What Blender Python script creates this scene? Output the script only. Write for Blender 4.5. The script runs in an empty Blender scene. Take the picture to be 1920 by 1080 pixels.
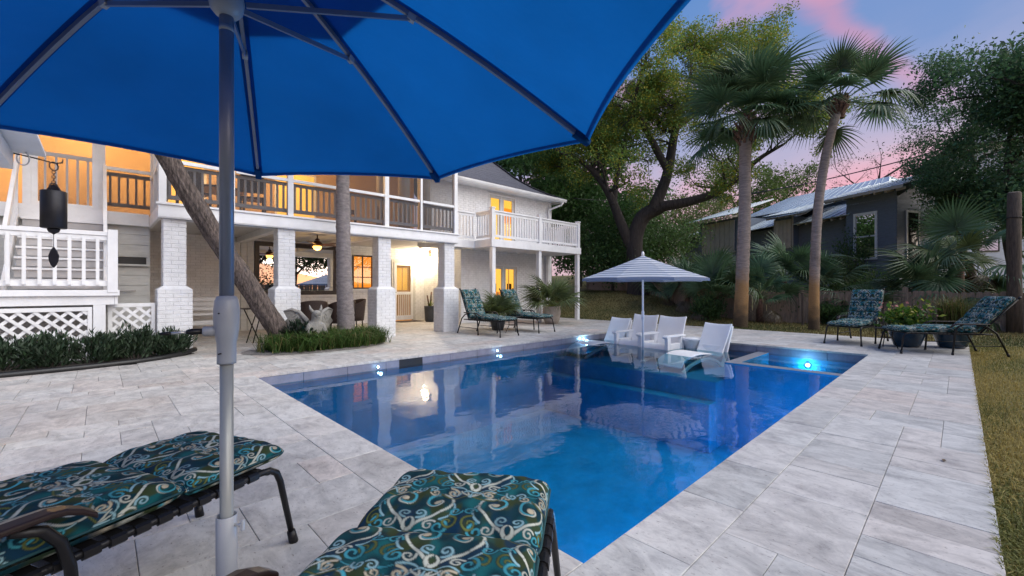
import bpy, bmesh, math, random
import numpy as np
from mathutils import Vector, Matrix

# ------------------------------------------------------------------ camera
R = math.radians
YAW = R(46.2); CH = 1.15; FPX = 805.0
CC, SS = math.cos(YAW), math.sin(YAW)
S = bpy.context.scene
C = S.collection
cam_d = bpy.data.cameras.new('camera'); cam = bpy.data.objects.new('camera', cam_d); C.objects.link(cam)
cam.location = (0, 0, CH)
cam.rotation_euler = (R(90), 0, YAW - R(90))
cam_d.sensor_width = 36; cam_d.lens = 36 * FPX / 1920; cam_d.clip_start = 0.02; cam_d.clip_end = 900
S.camera = cam

# ------------------------------------------------------------------ dusk sky
SUN_AZ = R(-62); SUN_EL = R(38)          # soft after-glow from behind and right of the camera
W = bpy.data.worlds.new('World'); S.world = W; W.use_nodes = True
wn, wl = W.node_tree.nodes, W.node_tree.links
wn.clear()
def wnode(t, **k):
    n = wn.new(t)
    for a, b in k.items(): setattr(n, a, b)
    return n
w_out = wnode('ShaderNodeOutputWorld'); w_bg = wnode('ShaderNodeBackground'); w_sky = wnode('ShaderNodeTexSky')
w_sky.sky_type = 'NISHITA'; w_sky.sun_disc = False
w_sky.sun_elevation = R(3); w_sky.sun_rotation = R(90) - SUN_AZ
w_tc = wnode('ShaderNodeTexCoord'); w_sep = wnode('ShaderNodeSeparateXYZ')
wl.new(w_tc.outputs['Generated'], w_sep.inputs[0])
w_ramp = wnode('ShaderNodeValToRGB'); cr = w_ramp.color_ramp
cr.elements[0].position = 0.0; cr.elements[0].color = (.60, .42, .51, 1)
cr.elements[1].position = 1.0; cr.elements[1].color = (.06, .20, .55, 1)
for p, col in ((.10, (.56, .40, .52, 1)), (.22, (.34, .34, .53, 1)), (.35, (.16, .25, .51, 1)), (.54, (.07, .21, .52, 1))):
    e = cr.elements.new(p); e.color = col
w_map = wnode('ShaderNodeMapping'); w_map.inputs['Scale'].default_value = (2.2, 2.2, 6.5); w_map.inputs['Rotation'].default_value = (R(-30), R(26), R(-25)); w_map.inputs['Location'].default_value = (2.3, .4, 0)
w_nz = wnode('ShaderNodeTexNoise'); w_nz.inputs['Scale'].default_value = 1.15; w_nz.inputs['Detail'].default_value = 5.0; w_nz.inputs['Roughness'].default_value = .52
w_nz.inputs['Distortion'].default_value = .4
wl.new(w_tc.outputs['Generated'], w_map.inputs[0]); wl.new(w_map.outputs[0], w_nz.inputs['Vector'])
# the ramp is read at an uneven height so that the bands are not level
w_j = wnode('ShaderNodeMath', operation='MULTIPLY_ADD'); wl.new(w_nz.outputs['Fac'], w_j.inputs[0]); w_j.inputs[1].default_value = -.30
w_dot = wnode('ShaderNodeVectorMath', operation='DOT_PRODUCT'); wl.new(w_tc.outputs['Generated'], w_dot.inputs[0]); w_dot.inputs[1].default_value = (math.cos(R(-35)), math.sin(R(-35)), 0)
w_tilt = wnode('ShaderNodeMath', operation='MULTIPLY_ADD'); wl.new(w_dot.outputs['Value'], w_tilt.inputs[0]); w_tilt.inputs[1].default_value = -.13; wl.new(w_sep.outputs['Z'], w_tilt.inputs[2])   # rosier toward the set sun
wl.new(w_tilt.outputs[0], w_j.inputs[2])
w_j2 = wnode('ShaderNodeMath', operation='ADD'); wl.new(w_j.outputs[0], w_j2.inputs[0]); w_j2.inputs[1].default_value = .15
wl.new(w_j2.outputs[0], w_ramp.inputs[0])
w_cr = wnode('ShaderNodeMapRange'); wl.new(w_nz.outputs['Fac'], w_cr.inputs[0])
w_cr.inputs[1].default_value = .54; w_cr.inputs[2].default_value = .72; w_cr.inputs[3].default_value = 0; w_cr.inputs[4].default_value = .8
w_mix = wnode('ShaderNodeMix', data_type='RGBA'); wl.new(w_cr.outputs[0], w_mix.inputs['Factor'])
wl.new(w_ramp.outputs[0], w_mix.inputs[6]); w_mix.inputs[7].default_value = (.78, .32, .42, 1)
# one long rosy streak of cloud
def skydir(px, py): return (Vector((CC, SS, 0)) + Vector((SS, -CC, 0))*((px-960)/FPX) + Vector((0, 0, 1))*((540-py)/FPX)).normalized()
sn = skydir(1470, -20).cross(skydir(1690, 105)).normalized(); sm_ = skydir(1570, 40)
s1 = wnode('ShaderNodeVectorMath', operation='DOT_PRODUCT'); wl.new(w_tc.outputs['Generated'], s1.inputs[0]); s1.inputs[1].default_value = sn
s1j = wnode('ShaderNodeMath', operation='MULTIPLY_ADD'); wl.new(w_nz.outputs['Fac'], s1j.inputs[0]); s1j.inputs[1].default_value = .16; wl.new(s1.outputs['Value'], s1j.inputs[2])
s1k = wnode('ShaderNodeMath', operation='SUBTRACT'); wl.new(s1j.outputs[0], s1k.inputs[0]); s1k.inputs[1].default_value = .08
s1a = wnode('ShaderNodeMath', operation='ABSOLUTE'); wl.new(s1k.outputs[0], s1a.inputs[0])
s1b = wnode('ShaderNodeMapRange', interpolation_type='SMOOTHSTEP'); wl.new(s1a.outputs[0], s1b.inputs[0]); s1b.inputs[1].default_value = .034; s1b.inputs[2].default_value = .0; s1b.inputs[3].default_value = 0; s1b.inputs[4].default_value = .42
s2 = wnode('ShaderNodeVectorMath', operation='DOT_PRODUCT'); wl.new(w_tc.outputs['Generated'], s2.inputs[0]); s2.inputs[1].default_value = sm_
s2b = wnode('ShaderNodeMapRange', interpolation_type='SMOOTHSTEP'); wl.new(s2.outputs['Value'], s2b.inputs[0]); s2b.inputs[1].default_value = .955; s2b.inputs[2].default_value = .997; s2b.inputs[3].default_value = 0; s2b.inputs[4].default_value = 1
s3 = wnode('ShaderNodeMath', operation='MULTIPLY'); wl.new(s1b.outputs[0], s3.inputs[0]); wl.new(s2b.outputs[0], s3.inputs[1])
w_mix2 = wnode('ShaderNodeMix', data_type='RGBA'); wl.new(s3.outputs[0], w_mix2.inputs['Factor']); wl.new(w_mix.outputs[2], w_mix2.inputs[6]); w_mix2.inputs[7].default_value = (.80, .26, .33, 1); w_mix = w_mix2
w_add = wnode('ShaderNodeMix', data_type='RGBA', blend_type='ADD'); w_add.inputs['Factor'].default_value = .05
wl.new(w_mix.outputs[2], w_add.inputs[6]); wl.new(w_sky.outputs[0], w_add.inputs[7])
wl.new(w_add.outputs[2], w_bg.inputs[0]); w_bg.inputs[1].default_value = .78
wl.new(w_bg.outputs[0], w_out.inputs[0])

sun_d = bpy.data.lights.new('sun', 'SUN'); sun_d.energy = 3.3; sun_d.angle = R(75); sun_d.color = (1.0, .965, .89)
sun = bpy.data.objects.new('sun', sun_d); C.objects.link(sun)
sdir = Vector((math.cos(SUN_AZ) * math.cos(SUN_EL), math.sin(SUN_AZ) * math.cos(SUN_EL), math.sin(SUN_EL)))
sun.rotation_euler = sdir.to_track_quat('Z', 'Y').to_euler()
S.view_settings.view_transform = 'Standard'; S.view_settings.look = 'None'
S.view_settings.exposure = 0.50; S.view_settings.gamma = 1.0; S.view_settings.use_curve_mapping = False
S.cycles.use_denoising = True
S.cycles.max_bounces = 8; S.cycles.transparent_max_bounces = 24; S.cycles.sample_clamp_indirect = 6
S.cycles.caustics_reflective = False; S.cycles.caustics_refractive = False

# ------------------------------------------------------------------ helpers
rng = random.Random(7); nrg = np.random.default_rng(7)
def at(px, py, d):                       # a point of the place at depth d, from its bearing
    l = (px - 960) / FPX * d
    return Vector((SS * l + CC * d, -CC * l + SS * d, CH - (py - 540) * d / FPX))
def depth_of(p): return CC * p[0] + SS * p[1]
def tag(o, label, cat, group=None):
    o['label'] = label; o['category'] = cat
    if group: o['group'] = group
    return o
def empty(name, loc, rz=0):
    o = bpy.data.objects.new(name, None); C.objects.link(o); o.location = loc; o.rotation_euler = (0, 0, rz)
    o.empty_display_size = .1
    return o
def attach(o, parent, local=False):
    if parent is not None:
        o.parent = parent
        if not local and parent.parent is None:
            o.matrix_parent_inverse = Matrix.Translation(-Vector(parent.location))
    return o
def fast_mesh(name, V, F, mat=None, smooth=False, col=None, fmat=None):
    V = np.asarray(V, dtype=np.float32).reshape(-1, 3)
    me = bpy.data.meshes.new(name)
    if isinstance(F, np.ndarray):
        k = F.shape[1]; n = F.shape[0]
        me.vertices.add(len(V)); me.vertices.foreach_set('co', V.ravel())
        me.loops.add(n * k); me.loops.foreach_set('vertex_index', F.astype(np.int32).ravel())
        me.polygons.add(n); me.polygons.foreach_set('loop_start', np.arange(0, n * k, k, dtype=np.int32))
        me.update(calc_edges=True)
    else:
        me.from_pydata([tuple(map(float, v)) for v in V], [], F); me.update()
    if smooth: me.polygons.foreach_set('use_smooth', np.ones(len(me.polygons), dtype=bool))
    if mat:
        for m in (mat if isinstance(mat, (list, tuple)) else [mat]): me.materials.append(m)
    if fmat is not None: me.polygons.foreach_set('material_index', np.asarray(fmat, dtype=np.int32))
    if col is not None:
        a = me.color_attributes.new('Col', 'FLOAT_COLOR', 'POINT')
        cc = np.ones((len(V), 4), dtype=np.float32); cc[:, :3] = col
        a.data.foreach_set('color', cc.ravel())
    return me
def add(name, me, parent=None, local=False, loc=None, rot=None):
    o = bpy.data.objects.new(name, me); C.objects.link(o); attach(o, parent, local)
    if loc is not None: o.location = loc
    if rot is not None: o.rotation_euler = rot
    return o
class MB:
    def __init__(s): s.v = []; s.f = []
    def _q(s, vs, fs):
        b = len(s.v); s.v += [tuple(p) for p in vs]; s.f += [tuple(b + i for i in q) for q in fs]; return s
    def box(s, x0, x1, y0, y1, z0, z1):
        return s._q([(x0,y0,z0),(x1,y0,z0),(x1,y1,z0),(x0,y1,z0),(x0,y0,z1),(x1,y0,z1),(x1,y1,z1),(x0,y1,z1)],
                    [(3,2,1,0),(4,5,6,7),(0,1,5,4),(1,2,6,5),(2,3,7,6),(3,0,4,7)])
    def beam(s, p, q, w, h, up=(0,0,1)):
        p, q = Vector(p), Vector(q); d = (q - p).normalized(); up = Vector(up)
        a = d.cross(up)
        if a.length < 1e-4: a = d.cross(Vector((1,0,0)))
        a.normalize(); b = a.cross(d).normalized(); a *= w / 2; b *= h / 2
        return s._q([p-a-b, p+a-b, p+a+b, p-a+b, q-a-b, q+a-b, q+a+b, q-a+b],
                    [(0,1,2,3),(7,6,5,4),(4,5,1,0),(5,6,2,1),(6,7,3,2),(7,4,0,3)])
    def tube(s, pts, rad, n=8, cap=True, ridge=0):
        pts = [Vector(p) for p in pts]; m = len(pts)
        rads = list(rad) if hasattr(rad, '__len__') else [rad] * m
        t0 = (pts[1] - pts[0]).normalized()
        a = t0.cross(Vector((0,0,1)))
        if a.length < 1e-3: a = t0.cross(Vector((1,0,0)))
        a.normalize(); b0 = len(s.v)
        rg = [rng.uniform(-1,1) for _ in range(n)] if ridge else None
        for i in range(m):
            if ridge: rg = [.72*rg[k] + .5*rng.uniform(-1,1) for k in range(n)]
            t = (pts[min(i+1, m-1)] - pts[max(i-1, 0)]).normalized()
            a = (a - t * a.dot(t)).normalized(); b = t.cross(a)
            for k in range(n):
                an = 2 * math.pi * k / n
                s.v.append(tuple(pts[i] + (a * math.cos(an) + b * math.sin(an)) * (rads[i]*(1 + ridge*rg[k]) if ridge else rads[i])))
        for i in range(m - 1):
            for k in range(n):
                k2 = (k + 1) % n
                s.f.append((b0+i*n+k, b0+i*n+k2, b0+(i+1)*n+k2, b0+(i+1)*n+k))
        if cap:
            s.f.append(tuple(b0 + k for k in reversed(range(n)))); s.f.append(tuple(b0+(m-1)*n+k for k in range(n)))
        return s
    def lathe(s, prof, n=20, c=(0,0,0)):
        b0 = len(s.v); m = len(prof)
        for r, z in prof:
            for k in range(n):
                an = 2 * math.pi * k / n
                s.v.append((c[0] + r*math.cos(an), c[1] + r*math.sin(an), c[2] + z))
        for i in range(m-1):
            for k in range(n):
                k2 = (k+1) % n
                s.f.append((b0+i*n+k, b0+i*n+k2, b0+(i+1)*n+k2, b0+(i+1)*n+k))
        if prof[0][0] > 1e-4: s.f.append(tuple(b0+k for k in reversed(range(n))))
        if prof[-1][0] > 1e-4: s.f.append(tuple(b0+(m-1)*n+k for k in range(n)))
        return s
    def ring(s, c, R_, r, ax=(0,0,1), n=20, k=6, sx=1):
        ax = Vector(ax).normalized(); a = ax.orthogonal().normalized(); b = ax.cross(a); c = Vector(c); b0 = len(s.v)
        for i in range(n):
            an = 2*math.pi*i/n; d = a*math.cos(an) + b*math.sin(an)
            for j in range(k):
                t = 2*math.pi*j/k
                p = d*(R_ + r*math.cos(t)) + ax*(r*math.sin(t))
                s.v.append(tuple(c + p))
        for i in range(n):
            for j in range(k):
                s.f.append((b0+i*k+j, b0+((i+1)%n)*k+j, b0+((i+1)%n)*k+(j+1)%k, b0+i*k+(j+1)%k))
        return s
    def quad(s, *p): return s._q(p, [tuple(range(len(p)))])
    def build(s, name, mat, parent=None, smooth=False, bevel=0, local=False, loc=None, rot=None, solid=0):
        o = add(name, fast_mesh(name, s.v, s.f, mat, smooth), parent, local, loc, rot)
        if solid:
            m = o.modifiers.new('t', 'SOLIDIFY'); m.thickness = solid; m.offset = 0
        if bevel:
            m = o.modifiers.new('b', 'BEVEL'); m.width = bevel; m.segments = 2; m.limit_method = 'ANGLE'
        if smooth and not bevel:
            pass
        return o
def copy_tree(o, parent=None):
    c = o.copy(); C.objects.link(c)
    if parent is not None: c.parent = parent
    for ch in [k for k in o.children]: copy_tree(ch, c)
    return c

# ------------------------------------------------------------------ materials
MATS = {}
def mat(name, col, rough=.6, metal=0, var=0.0, scale=8.0, bump=0.0, bscale=40.0, stretch=(1,1,1), col2=None, attr=False,
        trans=0.0, emit=None, estr=0, spec=.5, dirt=None, coat=0):
    m = bpy.data.materials.new(name); m.use_nodes = True; MATS[name] = m
    nt = m.node_tree; N, L = nt.nodes, nt.links; N.clear()
    out = N.new('ShaderNodeOutputMaterial'); b = N.new('ShaderNodeBsdfPrincipled'); L.new(b.outputs[0], out.inputs[0])
    b.inputs['Roughness'].default_value = rough; b.inputs['Metallic'].default_value = metal
    b.inputs['Specular IOR Level'].default_value = spec
    if coat: b.inputs['Coat Weight'].default_value = coat
    c4 = (*col, 1); src = None
    tc = N.new('ShaderNodeTexCoord'); mp = N.new('ShaderNodeMapping'); mp.inputs['Scale'].default_value = stretch
    L.new(tc.outputs['Object'], mp.inputs[0])
    if attr:
        at_ = N.new('ShaderNodeVertexColor'); at_.layer_name = 'Col'; src = at_.outputs[0]
    if var or col2:
        nz = N.new('ShaderNodeTexNoise'); nz.inputs['Scale'].default_value = scale; nz.inputs['Detail'].default_value = 6; nz.inputs['Roughness'].default_value = .62
        L.new(mp.outputs[0], nz.inputs['Vector'])
        rp = N.new('ShaderNodeValToRGB'); rp.color_ramp.elements[0].position = .33; rp.color_ramp.elements[1].position = .68
        if src is not None:
            rp.color_ramp.elements[0].color = (1-var, 1-var, 1-var, 1); rp.color_ramp.elements[1].color = (1+var*.4,)*3 + (1,)
            L.new(nz.outputs['Fac'], rp.inputs[0])
            mx = N.new('ShaderNodeMix'); mx.data_type = 'RGBA'; mx.blend_type = 'MULTIPLY'; mx.inputs['Factor'].default_value = 1
            L.new(src, mx.inputs[6]); L.new(rp.outputs[0], mx.inputs[7]); src = mx.outputs[2]
        else:
            lo = col2 if col2 else tuple(x*(1-var) for x in col)
            hi = col if col2 else tuple(min(1, x*(1+var*.4)) for x in col)
            rp.color_ramp.elements[0].color = (*lo, 1); rp.color_ramp.elements[1].color = (*hi, 1)
            L.new(nz.outputs['Fac'], rp.inputs[0]); src = rp.outputs[0]
    if dirt:                              # blotchy wear with a shape of its own
        n3 = N.new('ShaderNodeTexNoise'); n3.inputs['Scale'].default_value = dirt[2]; n3.inputs['Detail'].default_value = 8; n3.inputs['Roughness'].default_value = .7
        L.new(tc.outputs['Object'], n3.inputs['Vector'])
        mr = N.new('ShaderNodeMapRange'); mr.inputs[1].default_value = .54; mr.inputs[2].default_value = .75; mr.inputs[4].default_value = dirt[1]
        L.new(n3.outputs['Fac'], mr.inputs[0])
        mx = N.new('ShaderNodeMix'); mx.data_type = 'RGBA'; L.new(mr.outputs[0], mx.inputs['Factor'])
        if src is not None: L.new(src, mx.inputs[6])
        else: mx.inputs[6].default_value = c4
        mx.inputs[7].default_value = (*dirt[0], 1); src = mx.outputs[2]
    if src is not None: L.new(src, b.inputs['Base Color'])
    else: b.inputs['Base Color'].default_value = c4
    if bump:
        n2 = N.new('ShaderNodeTexNoise'); n2.inputs['Scale'].default_value = bscale; n2.inputs['Detail'].default_value = 5
        L.new(mp.outputs[0], n2.inputs['Vector'])
        bp = N.new('ShaderNodeBump'); bp.inputs['Strength'].default_value = bump; bp.inputs['Distance'].default_value = .02
        L.new(n2.outputs['Fac'], bp.inputs['Height']); L.new(bp.outputs[0], b.inputs['Normal'])
    if emit:
        b.inputs['Emission Color'].default_value = (*emit, 1); b.inputs['Emission Strength'].default_value = estr
    if trans:
        t = N.new('ShaderNodeBsdfTranslucent'); ms = N.new('ShaderNodeMixShader'); ms.inputs[0].default_value = trans
        if src is not None: L.new(src, t.inputs[0])
        else: t.inputs[0].default_value = c4
        L.new(b.outputs[0], ms.inputs[1]); L.new(t.outputs[0], ms.inputs[2]); L.new(ms.outputs[0], out.inputs[0])
    return m
M = {}
M['white'] = mat('white_paint', (.80,.80,.81), .5, var=.10, scale=3, bump=.08, bscale=60, dirt=((.45,.43,.41), .22, 5))
M['white_brick'] = mat('painted_brick', (.79,.79,.80), .6, var=.14, scale=6, bump=.35, bscale=55, dirt=((.45,.43,.42), .25, 3))
M['mortar'] = mat('painted_mortar', (.66,.66,.67), .75, var=.1, scale=9, bump=.3, bscale=70)
M['siding'] = mat('cream_siding', (.62,.62,.60), .6, var=.12, scale=4, bump=.15, bscale=50, stretch=(1,1,5), dirt=((.4,.37,.33), .3, 4))
M['grey_rail'] = mat('grey_paint', (.44,.42,.42), .55, var=.1, scale=6)
M['dark_trim'] = mat('dark_brown_trim', (.035,.024,.02), .45, var=.2, scale=8)
M['ceil'] = mat('porch_ceiling_paint', (.60,.59,.58), .6, var=.08, scale=3, stretch=(1,8,1))
M['tan_wall'] = mat('tan_wall_paint', (.62,.42,.24), .7, var=.1, scale=3)
M['porch_floor'] = mat('porch_floor_boards', (.22,.12,.07), .5, var=.2, scale=6, stretch=(6,1,1))
M['shingle'] = mat('grey_shingle', (.13,.13,.155), .85, var=.4, scale=26, bump=.3, bscale=160)
M['metal_roof'] = mat('galvanised_roof', (.52,.58,.62), .38, .35, var=.14, scale=2.5, dirt=((.33,.36,.38), .35, 3))
M['navy'] = mat('navy_clapboard', (.145,.175,.225), .6, var=.2, scale=6, stretch=(1,1,5))
M['shade'] = mat('tan_shutter', (.46,.40,.34), .7, var=.15, scale=5)
M['black_metal'] = mat('black_iron', (.012,.011,.012), .42, .3, var=.2, scale=30, bump=.08, bscale=120)
M['arm'] = mat('brown_arm', (.020,.009,.007), .33, var=.35, scale=14, stretch=(2,14,14))
M['pole_blue'] = mat('umbrella_pole_metal', (.17,.20,.27), .38, .35, var=.08, scale=10)
M['pole_grey'] = mat('umbrella_pole_lower', (.33,.34,.33), .4, .25, var=.1, scale=6)
M['plastic_grey'] = mat('grey_plastic', (.30,.32,.36), .38, var=.06, scale=12, bump=.04, bscale=200)
M['stem'] = mat('powder_coated_stem', (.42,.43,.46), .4, .15, var=.06, scale=9, bump=.06, bscale=250)
M['chrome'] = mat('zinc', (.6,.6,.6), .3, .9)
M['resin'] = mat('white_resin', (.80,.80,.82), .42, var=.04, scale=4, bump=.05, bscale=90)
M['wicker'] = mat('dark_wicker', (.045,.025,.02), .55, var=.4, scale=70, bump=.6, bscale=90)
M['stone'] = mat('cast_stone', (.30,.285,.26), .85, var=.35, scale=9, bump=.5, bscale=45, dirt=((.10,.10,.08), .6, 9))
M['bark'] = mat('rough_bark', (.15,.115,.10), .9, var=.85, scale=13, bump=1.0, bscale=30, stretch=(3.2,3.2,.5), dirt=((.05,.04,.035), .8, 6))
M['bark_dark'] = mat('oak_bark', (.060,.048,.042), .92, var=.5, scale=6, bump=.8, bscale=16, stretch=(3,3,.6))
M['grey_trunk'] = mat('grey_palm_bark', (.25,.215,.205), .88, var=.4, scale=7, bump=.7, bscale=22, stretch=(1.3,1.3,3.2))
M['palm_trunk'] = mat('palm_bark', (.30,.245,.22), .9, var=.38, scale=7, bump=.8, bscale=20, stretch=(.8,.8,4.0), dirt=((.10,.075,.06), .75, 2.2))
# palm trunk: pale rings above, then ragged-edged ochre lower down and black stains at the foot
def toned_trunk():
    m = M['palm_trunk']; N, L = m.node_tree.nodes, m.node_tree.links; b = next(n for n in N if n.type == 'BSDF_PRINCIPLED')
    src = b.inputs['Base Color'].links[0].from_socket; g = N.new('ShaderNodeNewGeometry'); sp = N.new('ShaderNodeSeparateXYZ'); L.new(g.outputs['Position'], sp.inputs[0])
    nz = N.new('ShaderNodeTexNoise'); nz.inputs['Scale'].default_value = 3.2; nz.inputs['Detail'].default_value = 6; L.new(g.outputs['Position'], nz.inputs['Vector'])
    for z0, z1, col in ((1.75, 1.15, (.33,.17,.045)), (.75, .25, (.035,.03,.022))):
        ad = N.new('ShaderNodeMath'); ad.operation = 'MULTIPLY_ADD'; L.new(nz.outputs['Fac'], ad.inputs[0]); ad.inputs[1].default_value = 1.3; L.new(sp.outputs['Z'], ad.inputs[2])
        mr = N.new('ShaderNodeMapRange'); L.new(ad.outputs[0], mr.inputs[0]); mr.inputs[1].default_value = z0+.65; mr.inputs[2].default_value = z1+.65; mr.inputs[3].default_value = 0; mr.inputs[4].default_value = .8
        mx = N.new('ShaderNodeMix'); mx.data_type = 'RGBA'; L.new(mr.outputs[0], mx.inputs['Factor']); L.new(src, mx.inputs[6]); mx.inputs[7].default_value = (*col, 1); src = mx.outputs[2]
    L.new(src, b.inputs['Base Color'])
toned_trunk()
M['boots'] = mat('palm_boots', (.15,.08,.055), .9, var=.5, scale=18, bump=.8, bscale=40)
M['leaf'] = mat('leaves', (.1,.2,.05), .55, attr=True, trans=.42, spec=.3)
M['frond'] = mat('palm_leaf', (.045,.085,.04), .42, attr=True, trans=.22, spec=.45)
M['grass'] = mat('grass_blades', (.1,.12,.03), .6, attr=True, trans=.3, spec=.3)
M['soil'] = mat('dark_mulch', (.045,.036,.03), .95, var=.5, scale=40, bump=1.0, bscale=60)
M['gravel'] = mat('pale_gravel', (.34,.31,.29), .95, var=.45, scale=90, bump=1.0, bscale=110)
M['rubber'] = mat('black_edging', (.012,.012,.013), .4, var=.3, scale=12)
M['fence'] = mat('weathered_fence', (.36,.27,.20), .9, var=.45, scale=6, bump=.5, bscale=30, stretch=(5,5,.5))
M['post_wood'] = mat('old_timber', (.12,.09,.07), .9, var=.5, scale=7, bump=.8, bscale=25, stretch=(5,5,.6))
M['dark_glass'] = mat('dark_window_glass', (.018,.02,.024), .08, spec=.35)
M['cable'] = mat('cable', (.02,.02,.022), .6)
M['clay'] = mat('pale_clay_pot', (.42,.36,.31), .8, var=.2, scale=8, bump=.2)
M['terracotta'] = mat('terracotta_pot', (.28,.12,.07), .8, var=.2, scale=8, bump=.2)
M['blue_pot'] = mat('blue_glazed_pot', (.012,.045,.085), .22, var=.3, scale=6, coat=.4)
M['dark_pot'] = mat('charcoal_pot', (.05,.055,.062), .45, var=.2, scale=6)
M['bell'] = mat('dark_bell_metal', (.022,.021,.026), .5, .5, var=.25, scale=14, bump=.06, bscale=90)
M['bronze'] = mat('fan_bronze', (.09,.035,.022), .45, .4)
M['tile_band'] = mat('waterline_tile', (.24,.24,.30), .25, var=.22, scale=5, bump=.04, bscale=60)
M['plaster'] = mat('blue_pool_plaster', (.004,.32,.55), .8, var=.22, scale=3.5)
M['ledge'] = mat('ledge_plaster', (.03,.30,.52), .8, var=.16, scale=4)
M['trim_white'] = mat('pale_step_trim', (.50,.55,.62), .5)
M['spa_cap'] = mat('spa_cap_stone', (.26,.27,.30), .35, var=.2, scale=9, bump=.1)
M['joint'] = mat('paver_joint', (.16,.145,.14), .95, var=.3, scale=30)
M['curtain'] = mat('warm_curtain', (.75,.5,.25), .8, trans=.4)
M['dark_leaf'] = mat('dry_leaf', (.12,.08,.05), .8)
M['flower'] = mat('pink_flower', (.62,.30,.30), .6)
M['warm_glow'] = mat('lit_room_wall', (.8,.5,.15), .8, emit=(1.0,.52,.08), estr=1.05, var=.2, scale=2)
M['orange_glow'] = mat('lit_orange_room', (.7,.3,.05), .8, emit=(1.0,.31,.025), estr=.85, var=.3, scale=3)
M['dim_glow'] = mat('lit_hall', (.6,.4,.2), .8, emit=(1.0,.45,.12), estr=.35, var=.3, scale=3)
M['bulb'] = mat('lit_bulb', (1,.8,.5), .5, emit=(1.0,.72,.36), estr=40)
M['amber_glass'] = mat('lit_amber_glass', (1,.6,.2), .4, emit=(1.0,.50,.10), estr=4.0)
M['led'] = mat('pool_led', (.6,.85,1), .4, emit=(.35,.72,1.0), estr=28)

def shader(name):
    m = bpy.data.materials.new(name); m.use_nodes = True; nt = m.node_tree; nt.nodes.clear()
    o = nt.nodes.new('ShaderNodeOutputMaterial'); return m, nt.nodes, nt.links, o
# insect screen: fine dark mesh, mostly see-through
m, N, L, o = shader('insect_screen'); t = N.new('ShaderNodeBsdfTransparent'); d = N.new('ShaderNodeBsdfDiffuse'); d.inputs[0].default_value = (.10,.095,.10,1)
x = N.new('ShaderNodeMixShader'); x.inputs[0].default_value = .34; L.new(t.outputs[0], x.inputs[1]); L.new(d.outputs[0], x.inputs[2]); L.new(x.outputs[0], o.inputs[0]); M['screen'] = m
# window glass
m, N, L, o = shader('window_glass'); t = N.new('ShaderNodeBsdfTransparent'); t.inputs[0].default_value = (.86,.88,.88,1); g = N.new('ShaderNodeBsdfGlossy'); g.inputs['Roughness'].default_value = .01
fr = N.new('ShaderNodeLayerWeight'); pw = N.new('ShaderNodeMath'); pw.operation = 'POWER'; pw.inputs[1].default_value = 3.5; L.new(fr.outputs['Facing'], pw.inputs[0]); pm = N.new('ShaderNodeMath'); pm.operation = 'MULTIPLY_ADD'; pm.inputs[1].default_value = .9; pm.inputs[2].default_value = .05; L.new(pw.outputs[0], pm.inputs[0]); x = N.new('ShaderNodeMixShader')
L.new(pm.outputs[0], x.inputs[0]); L.new(t.outputs[0], x.inputs[1]); L.new(g.outputs[0], x.inputs[2]); L.new(x.outputs[0], o.inputs[0]); M['glass'] = m
# tinted mirror-like picture window
m, N, L, o = shader('tinted_glass'); d = N.new('ShaderNodeBsdfDiffuse'); d.inputs[0].default_value = (.012,.014,.014,1); g = N.new('ShaderNodeBsdfGlossy'); g.inputs['Roughness'].default_value = .012; g.inputs[0].default_value = (.9,.9,.92,1)
x = N.new('ShaderNodeMixShader'); x.inputs[0].default_value = .72; L.new(d.outputs[0], x.inputs[1]); L.new(g.outputs[0], x.inputs[2]); L.new(x.outputs[0], o.inputs[0]); M['tint'] = m
# pool water
m, N, L, o = shader('pool_water'); t = N.new('ShaderNodeBsdfTransparent'); t.inputs[0].default_value = (.52,.88,.97,1); g = N.new('ShaderNodeBsdfGlossy'); g.inputs['Roughness'].default_value = .035
fr = N.new('ShaderNodeFresnel'); fr.inputs[0].default_value = 1.46; tc = N.new('ShaderNodeTexCoord'); mp = N.new('ShaderNodeMapping'); mp.inputs['Scale'].default_value = (1.0,1.5,1)
n1 = N.new('ShaderNodeTexNoise'); n1.inputs['Scale'].default_value = 2.2; n1.inputs['Detail'].default_value = 3
L.new(tc.outputs['Object'], mp.inputs[0]); L.new(mp.outputs[0], n1.inputs['Vector'])
bp = N.new('ShaderNodeBump'); bp.inputs['Strength'].default_value = .06; bp.inputs['Distance'].default_value = .06; L.new(n1.outputs['Fac'], bp.inputs['Height'])
L.new(bp.outputs[0], g.inputs['Normal']); L.new(bp.outputs[0], fr.inputs['Normal'])
x = N.new('ShaderNodeMixShader'); L.new(fr.outputs[0], x.inputs[0]); L.new(t.outputs[0], x.inputs[1]); L.new(g.outputs[0], x.inputs[2]); L.new(x.outputs[0], o.inputs[0]); M['water'] = m
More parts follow.
